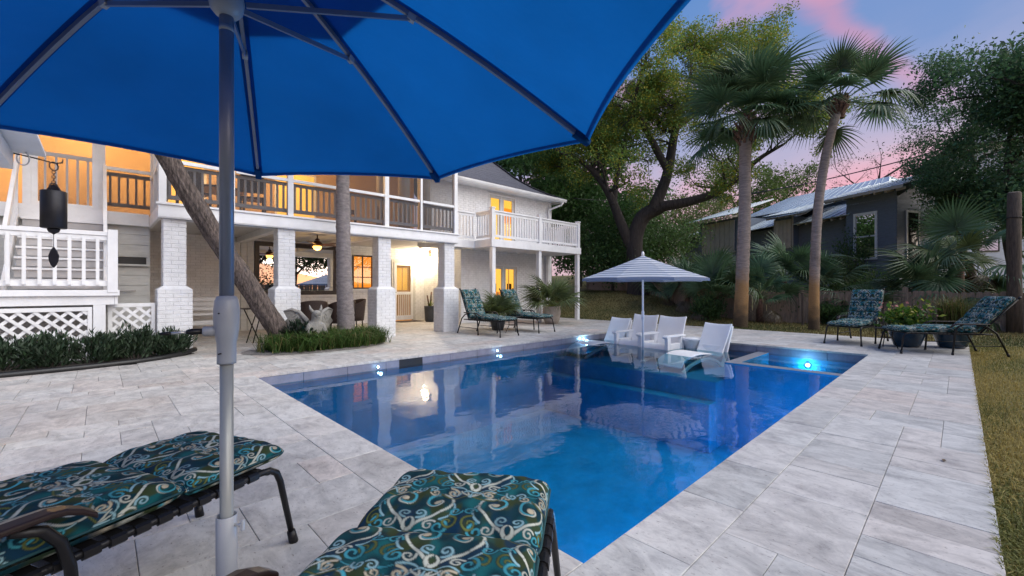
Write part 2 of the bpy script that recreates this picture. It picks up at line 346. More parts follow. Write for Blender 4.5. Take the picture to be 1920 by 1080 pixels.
# blue umbrella cloth, light comes through it
def cloth(name, col, tcol, tr, stripe=None):
    m, N, L, o = shader(name); b = N.new('ShaderNodeBsdfPrincipled'); b.inputs['Roughness'].default_value = .8; b.inputs['Specular IOR Level'].default_value = .2
    t = N.new('ShaderNodeBsdfTranslucent'); x = N.new('ShaderNodeMixShader'); x.inputs[0].default_value = tr
    tc = N.new('ShaderNodeTexCoord')
    if stripe:
        vc = N.new('ShaderNodeVertexColor'); vc.layer_name = 'Col'
        L.new(vc.outputs[0], b.inputs['Base Color']); L.new(vc.outputs[0], t.inputs[0])
    else:
        n = N.new('ShaderNodeTexNoise'); n.inputs['Scale'].default_value = 1.6; n.inputs['Detail'].default_value = 7; n.inputs['Roughness'].default_value = .6; L.new(tc.outputs['Object'], n.inputs['Vector'])
        for sock, cc in ((b.inputs['Base Color'], col), (t.inputs[0], tcol)):
            rp = N.new('ShaderNodeValToRGB'); rp.color_ramp.elements[0].position = .3; rp.color_ramp.elements[1].position = .7
            rp.color_ramp.elements[0].color = (*[v*.84 for v in cc], 1); rp.color_ramp.elements[1].color = (*[min(1, v*1.1) for v in cc], 1)
            L.new(n.outputs['Fac'], rp.inputs[0]); L.new(rp.outputs[0], sock)
    w = N.new('ShaderNodeTexNoise'); w.inputs['Scale'].default_value = 420; L.new(tc.outputs['Object'], w.inputs['Vector'])
    w2 = N.new('ShaderNodeTexNoise'); w2.inputs['Scale'].default_value = 5; w2.inputs['Detail'].default_value = 3; L.new(tc.outputs['Object'], w2.inputs['Vector'])
    b1 = N.new('ShaderNodeBump'); b1.inputs['Strength'].default_value = .10; b1.inputs['Distance'].default_value = .003; L.new(w.outputs['Fac'], b1.inputs['Height'])
    b2 = N.new('ShaderNodeBump'); b2.inputs['Strength'].default_value = .45; b2.inputs['Distance'].default_value = .05; L.new(w2.outputs['Fac'], b2.inputs['Height']); L.new(b1.outputs[0], b2.inputs['Normal'])
    L.new(b2.outputs[0], b.inputs['Normal'])
    L.new(b.outputs[0], x.inputs[1]); L.new(t.outputs[0], x.inputs[2]); L.new(x.outputs[0], o.inputs[0]); return m
M['blue_cloth'] = cloth('blue_canvas', (.003,.082,.255), (.003,.115,.41), .5)
M['stripe_cloth'] = cloth('striped_canvas', (.7,.7,.75), (.7,.7,.75), .5, stripe=True)
M['cushion'] = mat('printed_cushion_cloth', (.1,.2,.2), .85, attr=True, bump=.12, bscale=260, spec=.15)
# travertine: veins run one way, each paver has its own shift and tone (attribute Col: tone, shift, warmth)
m, N, L, o = shader('travertine'); b = N.new('ShaderNodeBsdfPrincipled'); L.new(b.outputs[0], o.inputs[0])
b.inputs['Roughness'].default_value = .62; b.inputs['Specular IOR Level'].default_value = .35
tc = N.new('ShaderNodeTexCoord'); vc = N.new('ShaderNodeVertexColor'); vc.layer_name = 'Col'; sp = N.new('ShaderNodeSeparateColor'); L.new(vc.outputs[0], sp.inputs[0])
mp = N.new('ShaderNodeMapping'); mp.inputs['Scale'].default_value = (2.1, 1.2, 1); mp.inputs['Rotation'].default_value = (0,0,R(17))
L.new(tc.outputs['Object'], mp.inputs[0])
sc = N.new('ShaderNodeMath'); sc.operation = 'MULTIPLY'; sc.inputs[1].default_value = 40; L.new(sp.outputs[1], sc.inputs[0])
def nz4(scale, detail, rough, dist=0):
    n = N.new('ShaderNodeTexNoise'); n.noise_dimensions = '4D'; n.inputs['Scale'].default_value = scale; n.inputs['Detail'].default_value = detail; n.inputs['Roughness'].default_value = rough
    n.inputs['Distortion'].default_value = dist; L.new(mp.outputs[0], n.inputs['Vector']); L.new(sc.outputs[0], n.inputs['W']); return n
na = nz4(2.0, 11, .70, 1.9); nb_ = nz4(7.0, 8, .75, 1.6); nc = nz4(.6, 3, .5)
def ramp(src, stops):
    r = N.new('ShaderNodeValToRGB'); e = r.color_ramp.elements
    e[0].position, e[0].color = stops[0][0], (*stops[0][1], 1); e[1].position, e[1].color = stops[-1][0], (*stops[-1][1], 1)
    for p, c_ in stops[1:-1]: q = e.new(p); q.color = (*c_, 1)
    L.new(src, r.inputs[0]); return r
ra = ramp(na.outputs['Fac'], [(.26,(.26,.25,.24)),(.41,(.45,.435,.415)),(.54,(.59,.57,.54)),(.72,(.68,.66,.625))])
rb = ramp(nb_.outputs['Fac'], [(.30,(.62,.60,.61)),(.46,(.95,.95,.95)),(.7,(1.07,1.06,1.05))])
mx = N.new('ShaderNodeMix'); mx.data_type = 'RGBA'; mx.blend_type = 'MULTIPLY'; mx.inputs['Factor'].default_value = .75; L.new(ra.outputs[0], mx.inputs[6]); L.new(rb.outputs[0], mx.inputs[7])
wm = N.new('ShaderNodeMix'); wm.data_type = 'RGBA'; wm.blend_type = 'MULTIPLY'; L.new(sp.outputs[2], wm.inputs['Factor']); L.new(mx.outputs[2], wm.inputs[6]); wm.inputs[7].default_value = (1.05,.88,.80,1)
tn = N.new('ShaderNodeMix'); tn.data_type = 'RGBA'; tn.blend_type = 'MULTIPLY'; tn.inputs['Factor'].default_value = 1; L.new(wm.outputs[2], tn.inputs[6]); L.new(sp.outputs[0], tn.inputs[7])
nd = N.new('ShaderNodeTexNoise'); nd.inputs['Scale'].default_value = 2.6; nd.inputs['Detail'].default_value = 9; nd.inputs['Roughness'].default_value = .72; L.new(tc.outputs['Object'], nd.inputs['Vector'])
rd = ramp(nd.outputs['Fac'], [(.33,(.58,.57,.60)),(.48,(.95,.945,.94)),(.68,(1.07,1.06,1.05))])
cm = N.new('ShaderNodeMix'); cm.data_type = 'RGBA'; cm.blend_type = 'MULTIPLY'; cm.inputs['Factor'].default_value = .62; L.new(tn.outputs[2], cm.inputs[6]); L.new(rd.outputs[0], cm.inputs[7])
vo = N.new('ShaderNodeTexNoise'); vo.inputs['Scale'].default_value = 55; vo.inputs['Detail'].default_value = 3; mv = N.new('ShaderNodeMapping'); mv.inputs['Scale'].default_value = (1.6,.7,1); L.new(tc.outputs['Object'], mv.inputs[0]); L.new(mv.outputs[0], vo.inputs['Vector'])
rv = ramp(vo.outputs['Fac'], [(.29,(.45,.42,.41)),(.36,(1,1,1)),(.8,(1,1,1))])
pm = N.new('ShaderNodeMix'); pm.data_type = 'RGBA'; pm.blend_type = 'MULTIPLY'; pm.inputs['Factor'].default_value = .8; L.new(cm.outputs[2], pm.inputs[6]); L.new(rv.outputs[0], pm.inputs[7])
L.new(pm.outputs[2], b.inputs['Base Color'])
bp = N.new('ShaderNodeBump'); bp.inputs['Strength'].default_value = .22; bp.inputs['Distance'].default_value = .006; L.new(nb_.outputs['Fac'], bp.inputs['Height']); L.new(bp.outputs[0], b.inputs['Normal'])
rr = N.new('ShaderNodeMapRange'); rr.inputs[3].default_value = .48; rr.inputs[4].default_value = .75; L.new(na.outputs['Fac'], rr.inputs[0]); L.new(rr.outputs[0], b.inputs['Roughness'])
M['travertine'] = m
# lawn soil under the blades
M['lawn'] = mat('dry_lawn', (.30,.235,.085), .95, scale=1.3, col2=(.15,.14,.045), bump=.8, bscale=60)
# ------------------------------------------------------------------ the ground, the deck and the pool
PX0, PX1, PY0, PY1 = 1.44, 9.61, 1.07, 6.41       # pool opening
DX0, DX1, DY0, DY1 = -4.2, 12.95, -.13, 13.4      # paved deck
WZ = -.15                                          # water level
def sst(t): t = max(0., min(1., t)); return t*t*(3-2*t)
def hground(x, y):
    h = .95 * sst((x-13.2)/4.6) * sst((y-4.6)/6.5)
    h += .10 * sst((x-14)/8) + 1.2*sst((x-19)/10)*sst((y+2)/4)
    return h - .035
gx = sorted(set([-400,-150,-60,-30,-15,-8,-5,PX0-.2,PX1+.2,120,200,420] + [round(x,2) for x in np.arange(-4,12.9,1.6)] + [round(x,2) for x in np.arange(12.95,30,.6)] + [34,40,50,70]))
gy_ = sorted(set([-400,-150,-60,-30,-15,-8,-5,-3,PY0-.2,PY1+.2,120,200,420] + [round(x,2) for x in np.arange(-2,20,.7)] + [24,30,40,60]))
gv = [(x, y, hground(x, y) if (-20 < x < 60 and -20 < y < 60) else (-.035 if x < 13 else hground(min(x,60), max(-20,min(y,60))))) for y in gy_ for x in gx]
gf = []
nx = len(gx)
for j in range(len(gy_)-1):
    for i in range(nx-1):
        cx, cy = (gx[i]+gx[i+1])/2, (gy_[j]+gy_[j+1])/2
        if PX0-.2 < cx < PX1+.2 and PY0-.2 < cy < PY1+.2: continue
        gf.append((j*nx+i, j*nx+i+1, (j+1)*nx+i+1, (j+1)*nx+i))
ground = add('ground', fast_mesh('ground', gv, gf, M['lawn'], smooth=True)); ground['kind'] = 'structure'

cw = .30
KX0, KX1, KY0, KY1 = PX0-cw, PX1+cw, PY0-cw, PY1+cw
mb = MB()
zb0, zb1 = -.14, -.010
mb.box(DX0, DX1, DY0, PY0-.15, zb0, zb1).box(DX0, DX1, PY1+.15, DY1+.3, zb0, zb1).box(DX0, PX0-.15, PY0-.15, PY1+.15, zb0, zb1).box(PX1+.15, DX1, PY0-.15, PY1+.15, zb0, zb1)
deck = mb.build('pool_deck', M['joint']); deck['kind'] = 'structure'

def tile_rect(x0, x1, y0, y1, g=.0013, top=0.0, ch=.0022):
    a0, a1, b0, b1 = x0+g, x1-g, y0+g, y1-g; z0 = -.02
    v = [(a0,b0,z0),(a1,b0,z0),(a1,b1,z0),(a0,b1,z0),(a0,b0,top-ch),(a1,b0,top-ch),(a1,b1,top-ch),(a0,b1,top-ch),
         (a0+ch,b0+ch,top),(a1-ch,b0+ch,top),(a1-ch,b1-ch,top),(a0+ch,b1-ch,top)]
    f = [(8,9,10,11),(4,5,9,8),(5,6,10,9),(6,7,11,10),(7,4,8,11),(0,1,5,4),(1,2,6,5),(2,3,7,6),(3,0,4,7)]
    return v, f
def layout(x0, x1, y0, y1, unit):
    nx_, ny_ = max(1, round((x1-x0)/unit)), max(1, round((y1-y0)/unit)); ux, uy = (x1-x0)/nx_, (y1-y0)/ny_
    occ = np.zeros((nx_, ny_), bool); out = []
    for i in range(nx_):
        for j in range(ny_):
            if occ[i, j]: continue
            opts = [(3,2),(2,3),(3,2),(2,2),(2,2),(2,1),(1,2),(1,2)]; rng.shuffle(opts)
            opts = opts + [(1,1)]
            if rng.random() < .25: opts.sort(key=lambda o: -o[0]*o[1])
            for a, b in opts:
                if i+a <= nx_ and j+b <= ny_ and not occ[i:i+a, j:j+b].any():
                    occ[i:i+a, j:j+b] = True; out.append((x0+i*ux, x0+(i+a)*ux, y0+j*uy, y0+(j+b)*uy)); break
    return out
tiles = layout(DX0, DX1, DY0, KY0, .225) + layout(DX0, KX0, KY0, KY1, .208) + layout(KX1, DX1, KY0, KY1, .208) + layout(DX0, DX1, KY1, DY1, .208)
def in_bed1(x, y): return y > 9.15 and x < .62 or (x < .4 and y > 8.75)
def in_bed2(x, y): return ((x-3.1)/1.15)**2 + ((y-8.58)/.55)**2 < 1
tiles = [t for t in tiles if not (in_bed1((t[0]+t[1])/2, (t[2]+t[3])/2) or in_bed2((t[0]+t[1])/2, (t[2]+t[3])/2))]
def screen_area(t):
    ps = []
    for x, y in ((t[0],t[2]),(t[1],t[2]),(t[1],t[3]),(t[0],t[3])):
        d = CC*x + SS*y
        if d < .6: return 0
        ps.append((960 + FPX*(SS*x-CC*y)/d, 540 + FPX*CH/d))
    cx, cy = sum(p[0] for p in ps)/4, sum(p[1] for p in ps)/4
    if not (-40 < cx < 1960 and cy < 1110): return 0
    return abs(sum(ps[i][0]*ps[(i+1)%4][1]-ps[(i+1)%4][0]*ps[i][1] for i in range(4)))/2
tiles.sort(key=screen_area, reverse=True)
def tile_col(n):
    tone = rng.uniform(.88, 1.06); return np.tile([tone, rng.random(), max(0, rng.gauss(.06,.20))], (n,1))
for t in tiles[:285]:
    v, f = tile_rect(*t, top=rng.uniform(-.0012, .0012))
    add('paving_tile', fast_mesh('paving_tile', v, f, M['travertine'], col=tile_col(len(v))), deck)
V_, F_, C_ = [], [], []
for t in tiles[285:]:
    v, f = tile_rect(*t, top=rng.uniform(-.0012, .0012)); b0 = len(V_)
    V_ += v; F_ += [tuple(b0+i for i in q) for q in f]; C_.append(tile_col(len(v)))
o = add('distant_paving_tiles', fast_mesh('distant_paving_tiles', V_, F_, M['travertine'], col=np.vstack(C_)), deck); o['kind'] = 'stuff'

# pool basin: one shell with steps of depth
LX = 7.45; SPX0, SPX1 = 7.80, 8.0; SPY0, SPY1 = 2.62, 2.82
mb = MB(); ZF = -1.55
def wall(x0, y0, x1, y1, za, zb): mb.quad((x0,y0,za),(x1,y1,za),(x1,y1,zb),(x0,y0,zb))
mb.quad((PX0,PY0,ZF),(LX+.4,PY0,ZF),(LX+.4,PY1,ZF),(PX0,PY1,ZF))
wall(PX0,PY1,PX0,PY0,ZF,-.03); wall(PX0,PY0,PX1,PY0,ZF,-.03); wall(PX1,PY0,PX1,PY1,ZF,-.03); wall(PX1,PY1,PX0,PY1,ZF,-.03)
pool = mb.build('swimming_pool', M['plaster']); pool['kind'] = 'structure'
MB().box(LX, PX1, SPY1, PY1-.002, ZF, -.43).build('tanning_ledge', M['ledge'], pool, bevel=.02)
MB().box(LX-.30, LX, SPY1, PY1-.002, ZF, -.75).build('step', M['plaster'], pool, bevel=.015)
MB().box(SPX1, PX1, PY0+.002, SPY0, ZF, -.95).build('spa_floor', M['ledge'], pool)
MB().box(SPX1+.002, SPX1+.42, PY0+.004, SPY0, -.95, -.52).build('spa_bench', M['plaster'], pool, bevel=.015)
MB().box(PX1-.46, PX1-.002, PY0+.004, SPY0, -.95, -.52).build('spa_bench', M['plaster'], pool, bevel=.015)
MB().box(SPX1+.43, PX1-.47, SPY0-.40, SPY0-.002, -.95, -.521).build('spa_bench', M['plaster'], pool, bevel=.015)
MB().box(PX1-.50, PX1-.455, PY0+.01, SPY0-.01, -.515, -.505).build('bench_trim', M['trim_white'], pool)
MB().box(SPX1+.405, SPX1+.44, PY0+.01, SPY0-.01, -.515, -.505).build('bench_trim', M['trim_white'], pool)
MB().box(SPX0+.01, SPX1-.01, PY0+.002, SPY1, ZF, -.141).build('spa_wall', M['plaster'], pool)
MB().box(SPX1, PX1-.002, SPY0+.01, SPY1-.01, ZF, -.141).build('spa_wall', M['plaster'], pool)
MB().box(SPX0, SPX1, PY0+.004, SPY1, -.139, -.132).build('spa_cap', M['spa_cap'], pool, bevel=.002)
MB().box(SPX1+.003, PX1-.004, SPY0, SPY1, -.139, -.132).build('spa_cap', M['spa_cap'], pool, bevel=.004)
mb = MB(); mb.quad((PX0-.01,PY0-.01,WZ),(PX1+.01,PY0-.01,WZ),(PX1+.01,PY1+.01,WZ),(PX0-.01,PY1+.01,WZ))
water = mb.build('pool_water', M['water']); water['kind'] = 'structure'
# waterline tiles and coping stones
def band(n, fn, skip=()):
    for i in range(n):
        if i in skip: continue
        fn(i)
nxb = 13; wx = (PX1-PX0)/nxb
SKX0, SKX1 = 3.56, 4.0                      # skimmer mouth in the house-side wall
edges = [PX0 + i*wx for i in range(nxb+1)]
edges = sorted([e for e in edges if not (SKX0-.12 < e < SKX1+.12)] + [SKX0, SKX1])
for a, b in zip(edges[:-1], edges[1:]):
    if abs(a-SKX0) < 1e-6: continue
    MB().box(a+.002, b-.002, PY1-.012, PY1+.02, -.185, -.036).build('waterline_tile', M['tile_band'], pool, bevel=.002)
MB().box(SKX0, SKX1, PY1-.006, PY1+.02, -.185, -.036).build('skimmer_shade', M['rubber'], pool)  # shade of the mouth painted as a black panel, no recess behind
for i in range(nxb):
    a = PX0 + i*wx
    MB().box(a+.002, a+wx-.002, PY0-.02, PY0+.012, -.185, -.036).build('waterline_tile', M['tile_band'], pool, bevel=.002)
nyb = 9; wy = (PY1-PY0-.03)/nyb
for i in range(nyb):
    a = PY0+.015 + i*wy
    MB().box(PX1-.012, PX1+.02, a+.002, a+wy-.002, -.185, -.036).build('waterline_tile', M['tile_band'], pool, bevel=.002)
    MB().box(PX0-.02, PX0+.012, a+.002, a+wy-.002, -.185, -.036).build('waterline_tile', M['tile_band'], pool, bevel=.002)
def coping(x0, x1, y0, y1):
    v, f = tile_rect(x0, x1, y0, y1, top=rng.uniform(-.0008,.0012), ch=.003)
    v = [(p[0], p[1], p[2] if p[2] > -.015 else -.034) for p in v]
    f = f + [(3,2,1,0)]
    add('coping_stone', fast_mesh('coping_stone', v, f, M['travertine'], col=tile_col(len(v))), pool)
oh = .02
n = 14; w = (KX1-KX0)/n
for i in range(n):
    coping(KX0+i*w, KX0+(i+1)*w, KY0, PY0+oh); coping(KX0+i*w, KX0+(i+1)*w, PY1-oh, KY1)
n = 9; w = (PY1-PY0-2*oh)/n
for i in range(n):
    coping(KX0, PX0+oh, PY0+oh+i*w, PY0+oh+(i+1)*w); coping(PX1-oh, KX1, PY0+oh+i*w, PY0+oh+(i+1)*w)
# pool lights
def pool_light(p, nrm, label, power, col=(.35,.7,1.0), r=.016, glow=.35):
    e = tag(empty('pool_light', p), label, 'pool light', 'small lights around the pool')
    n = Vector(nrm); q = n.to_track_quat('Z', 'Y').to_euler()
    MB().lathe([(0,.0),(r*1.8,0),(r*1.8,.006),(r*1.1,.012)], 16).build('bezel', M['chrome'], e, True, local=True, rot=q)
    MB().lathe([(r,.010),(r*.8,.018),(0,.022)], 14).build('lens', M['led'], e, True, local=True, rot=q)
    ld = bpy.data.lights.new('pool_lamp', 'POINT'); ld.energy = power; ld.color = col; ld.shadow_soft_size = .03
    lo = bpy.data.objects.new('lamp', ld); C.objects.link(lo); lo.parent = e; lo.location = n*glow*.3
pool_light((3.18, PY1-.013, -.105), (0,-1,0), 'tiny blue-white pool light in the waterline tile nearest the leaning trunk', .3)
pool_light((5.72, PY1-.013, -.10), (0,-1,0), 'tiny blue-white pool light in the waterline tile below the house loungers', .3)
pool_light((8.55, PY1-.013, -.10), (0,-1,0), 'bright blue pool light in the far wall beside the left white lounger', 3, r=.020)
pool_light((PX1-.013, 1.98, -.30), (-1,0,0), 'bright blue-white light shining under water in the spa', 10, r=.032)
# two added lamps under water, out of view, that brighten the pool
for i, (p, nn, lab) in enumerate([((3.6, PY0+.014, -.75), (0,1,0), 'added unseen underwater lamp in the near long wall toward the loungers'), ((6.4, PY0+.014, -.75), (0,1,0), 'added unseen underwater lamp in the near long wall toward the spa')]):
    pool_light(p, nn, lab, 45, col=(.15,.5,1.0), r=.06, glow=.8)

# planting beds
def poly_mesh(name, pts, z, mat_, kind=None, dome=.05):
    c = Vector((sum(p[0] for p in pts)/len(pts), sum(p[1] for p in pts)/len(pts), 0)); v = []; f = []; n = len(pts)
    for k, s_ in enumerate((1.0, .93, .6, .25)):
        for p in pts: v.append((c.x+(p[0]-c.x)*s_, c.y+(p[1]-c.y)*s_, z + (0, .6, .9, 1.)[k]*dome + rng.uniform(-.008,.008)*(k>0)))
    for k in range(3):
        for i in range(n): f.append((k*n+i, k*n+(i+1)%n, (k+1)*n+(i+1)%n, (k+1)*n+i))
    f.append(tuple(3*n+i for i in range(n)))
    o = add(name, fast_mesh(name, v, f, mat_, smooth=True)); o['kind'] = 'structure'; return o
bed1 = [(-2.6,8.5),(-1.5,8.48),(-.7,8.5),(-.1,8.56),(.35,8.68),(.72,8.88),(1.0,9.08),(1.2,9.26),(.6,9.33),(.55,9.9),(-2.6,9.9)]
poly_mesh('planting_bed', bed1, .004, M['soil'])
bed2 = [(3.1+1.32*math.cos(a)*(1+.05*math.sin(3*a)), 8.58+.72*math.sin(a)) for a in np.linspace(0, 2*math.pi, 36, endpoint=False)]
poly_mesh('planting_bed', bed2, .006, M['gravel'], dome=.03)
e = tag(empty('garden_edging', (0,8.6,0)), 'black rubber edging curving round the shrub bed beside the deck', 'edging')
mb = MB(); pts = [(p[0],p[1],.03 + (.05 if i >= 7 else .02*(i>5))) for i, p in enumerate(bed1[:8])]
pts = [Vector(p) for p in pts]; fine = []
for i in range(len(pts)-1):
    for k in range(4): fine.append(pts[i].lerp(pts[i+1], k/4))
fine.append(pts[-1]); mb.tube(fine, .042, 8); mb.build('edging_strip', M['rubber'], e, True)
# ------------------------------------------------------------------ the white house
HS = tag(empty('white_house', (3.8, 9.6, 0)), 'white painted brick house with columned porch, screened upper floor and balcony', 'house')
def bricks(u0, u1, z0, z1, place, holes=(), L_=.205, h=.064, j=.008, pr=.006, odd=0):
    """running bond; place(u, z, out) -> point"""
    V, F = [], []; nrow = max(1, round((z1-z0)/(h+j))); hh = (z1-z0)/nrow
    for r in range(nrow):
        za, zc = z0+r*hh+j/2, z0+(r+1)*hh-j/2
        u = u0 - ((r+odd) % 2)*L_/2
        while u < u1-.02:
            a, b = max(u+j/2, u0), min(u+L_-j/2, u1); u += L_
            if b-a < .03: continue
            segs = [(a, b)]
            for (ha, hb, hz0, hz1) in holes:
                if zc > hz0 and za < hz1:
                    ns = []
                    for s0, s1 in segs:
                        if s1 <= ha or s0 >= hb: ns.append((s0, s1)); continue
                        if s0 < ha: ns.append((s0, ha))
                        if s1 > hb: ns.append((hb, s1))
                    segs = [q for q in ns if q[1]-q[0] > .02]
            for s0, s1 in segs:
                p = pr*rng.uniform(.6, 1.25); c = .004; b0 = len(V)
                V += [place(s0,za,0), place(s1,za,0), place(s1,zc,0), place(s0,zc,0), place(s0+c,za+c,p), place(s1-c,za+c,p), place(s1-c,zc-c,p), place(s0+c,zc-c,p)]
                F += [(b0+4,b0+5,b0+6,b0+7),(b0,b0+1,b0+5,b0+4),(b0+1,b0+2,b0+6,b0+5),(b0+2,b0+3,b0+7,b0+6),(b0+3,b0,b0+4,b0+7)]
    return V, F
def brick_part(parent, u0, u1, z0, z1, place, holes=()):
    V, F = bricks(u0, u1, z0, z1, place, holes)
    o = add('brickwork', fast_mesh('brickwork', V, F, M['white_brick']), parent); o['kind'] = 'stuff'; return o
def wall_y(name, Y, x0, x1, z0, z1, holes, matname='mortar', th=.12, brick=True):
    """wall in the plane y=Y facing -y, with openings (x0,x1,z0,z1)"""
    mb = MB(); xs = sorted(set([x0,x1]+[h[0] for h in holes]+[h[1] for h in holes])); zs = sorted(set([z0,z1]+[h[2] for h in holes]+[h[3] for h in holes]))
    for i in range(len(xs)-1):
        for k in range(len(zs)-1):
            cx, cz = (xs[i]+xs[i+1])/2, (zs[k]+zs[k+1])/2
            if any(h[0] < cx < h[1] and h[2] < cz < h[3] for h in holes): continue
            mb.box(xs[i], xs[i+1], Y, Y+th, zs[k], zs[k+1])
    w = mb.build(name, M[matname], HS)
    if brick: brick_part(w, x0, x1, z0, z1, lambda u, z, o_: (u, Y-o_, z), holes)
    return w
# --- columns
CXS = [.93, 2.71, 4.84, 6.70]; CY = 9.54
colm = None
def make_column():
    c = MB().box(-.236,.236,-.236,.236,0,1.12).box(-.155,.155,-.155,.155,1.12,2.35).build('column', M['mortar'], None)
    for sgn, ax in ((-1,'y'),(1,'y'),(-1,'x'),(1,'x')):
        def pl(half):
            if ax == 'y': return lambda u, z, o_: (u if sgn < 0 else -u, sgn*(half+o_), z)
            return lambda u, z, o_: (sgn*(half+o_), -u if sgn < 0 else u, z)
        V, F = bricks(-.238, .238, 0, 1.12, pl(.236), odd=(ax == 'x')); V2, F2 = bricks(-.157, .157, 1.19, 2.345, pl(.155), odd=(ax == 'x'))
        n0 = len(V); V += V2; F += [tuple(i+n0 for i in q) for q in F2]
        o = add('brickwork', fast_mesh('brickwork', V, F, M['white_brick']), c, local=True); o['kind'] = 'stuff'
    # sloped brick shoulder between pedestal and shaft
    a, b = .243, .163
    v = [(-a,-a,1.12),(a,-a,1.12),(a,a,1.12),(-a,a,1.12),(-b,-b,1.185),(b,-b,1.185),(b,b,1.185),(-b,b,1.185)]
    add('shoulder', fast_mesh('shoulder', v, [(0,1,5,4),(1,2,6,5),(2,3,7,6),(3,0,4,7),(0,3,2,1),(4,5,6,7)], M['white_brick']), c, local=True)
    return c
colm = make_column()
for i, x in enumerate(CXS):
    c = colm if i == 0 else copy_tree(colm)
    attach(c, HS); c.location = (x, CY, 0)
# --- porch deck: fascia, floor, ceiling
FZ0, FZ1 = 2.34, 2.56; PL, PRR = .70, 6.93; PF = 9.30; PB = 13.4
MB().box(PL, PRR, PF, PF+.05, FZ0, FZ1).build('fascia', M['white'], HS, bevel=.004)
MB().box(PL-.03, PRR+.03, PF-.03, PF+.05, FZ1+.003, FZ1+.04).build('fascia_cap', M['white'], HS, bevel=.004)
MB().box(PL, PRR, PF-.012, PF-.001, FZ0+.02, FZ0+.10).build('fascia_trim', M['white'], HS)
MB().box(PL-.0, PL+.05, PF+.051, 11.2, FZ0, FZ1).build('fascia', M['white'], HS, bevel=.004)
MB().box(PRR-.05, PRR, PF+.051, 11.2, FZ0, FZ1).build('fascia', M['white'], HS, bevel=.004)
MB().box(PL+.05, PRR-.05, PF+.2, PF+.36, FZ0+.0, 2.50).build('ceiling_beam', M['white'], HS)
for i in range(16):                                     # beadboard ceiling in wide panels
    a = PL+.05 + i*(8.4-PL-.05)/16
    MB().box(a+.004, a+(8.4-PL-.05)/16-.004, PF+.06 if a < PRR-.4 else 11.2, PB, 2.50, 2.53).build('ceiling_panel', M['ceil'], HS)
MB().box(PL+.05, PRR-.05, PF+.06, PB, 2.535, FZ1+.02).build('porch_floor', M['porch_floor'], HS)
MB().box(-1.7, PL+.049, 11.2, PB, 2.40, FZ1).build('porch_floor', M['porch_floor'], HS)
for x in (2.71, 4.84): MB().box(x-.08, x+.08, PF+.4, PB, 2.36, 2.498).build('ceiling_beam', M['white'], HS)
# --- lower back wall with picture window, small window, door
holes = [(3.05,5.34,.95,2.44), (5.80,6.50,1.13,2.20), (7.14,8.06,0,2.12)]
bw = wall_y('back_wall', PB, .3, 8.45, 0, 2.5, holes)
MB().box(8.45, 8.57, 11.2+.02, PB+.12, 0, 2.5).build('side_wall', M['mortar'], HS)
sw = MB().box(8.449, 8.4495, 11.21, PB, 0, 2.5).build('side_wall', M['mortar'], HS)
brick_part(sw, 11.2, PB, 0, 2.5, lambda u, z, o_: (8.449-o_, u, z))
MB().box(.3, .42, 11.31, PB, 0, 2.5).build('side_wall', M['mortar'], HS)
MB().box(-4.5, .088, 11.26, 11.34, 0, 2.4).build('stair_back_wall', M['siding'], HS)
MB().box(-4.5, -1.7, 11.26, 11.34, 2.402, 5.0).build('porch_side_wall', M['siding'], HS)
# grey board pilaster left of the picture window
for i in range(4): MB().box(2.42+i*.15, 2.56+i*.15, PB-.06, PB-.005, 0, 2.5).build('wall_board', M['siding'], HS, bevel=.004)
# picture window
def window(name, x0, x1, z0, z1, Y, fr, fmat, pane, mull=(), rows=(), back=None, fd=.07, proud=.035, depth=.55, sill=True, dep2=None):
    w = MB()
    w.box(x0-fr, x1+fr, Y-proud, Y+fd, z1, z1+fr).box(x0-fr, x1+fr, Y-proud, Y+fd, z0-fr, z0).box(x0-fr, x0, Y-proud, Y+fd, z0, z1).box(x1, x1+fr, Y-proud, Y+fd, z0, z1)
    wo = w.build(name, M[fmat], HS, bevel=.004)
    xs = [x0] + list(mull) + [x1]; zs = [z0] + list(rows) + [z1]
    for m_ in mull: MB().box(m_-.018, m_+.018, Y+.012, Y+.05, z0, z1).build('mullion', M[fmat], wo)
    for r_ in rows: MB().box(x0, x1, Y+.014, Y+.046, r_-.014, r_+.014).build('muntin', M[fmat], wo)
    for i in range(len(xs)-1):
        for k in range(len(zs)-1):
            MB().box(xs[i]+.004, xs[i+1]-.004, Y+.028, Y+.034, zs[k]+.004, zs[k+1]-.004).build('pane', M[pane], wo)
    if sill: MB().box(x0-fr-.05, x1+fr+.05, Y-.09, Y-.002, z0-fr-.06, z0-fr-.004).build('sill', M['white'], wo, bevel=.005)
    if back:
        yb = Y+depth
        MB().box(x0-.25, x1+.7, yb, yb+.02, z0-.3, z1+.25).build('room_wall', M[back], wo)
    return wo
window('picture_window', 3.17, 5.22, 1.07, 2.32, PB, .12, 'dark_trim', 'tint')
window('window', 5.84, 6.46, 1.17, 2.16, PB, .045, 'dark_trim', 'glass', mull=(6.15,), rows=(1.50,1.83), back='orange_glow', depth=.45)
w = [o for o in HS.children if o.name == 'window'][0]
MB().box(5.86, 6.44, PB+.2, PB+.22, 1.92, 2.16).build('roller_blind', M['orange_glow'], w)
for k in range(2): MB().box(6.08+k*.16, 6.12+k*.16, PB+.25, PB+.27, 1.1, 1.9).build('curtain', M['dim_glow'], w)
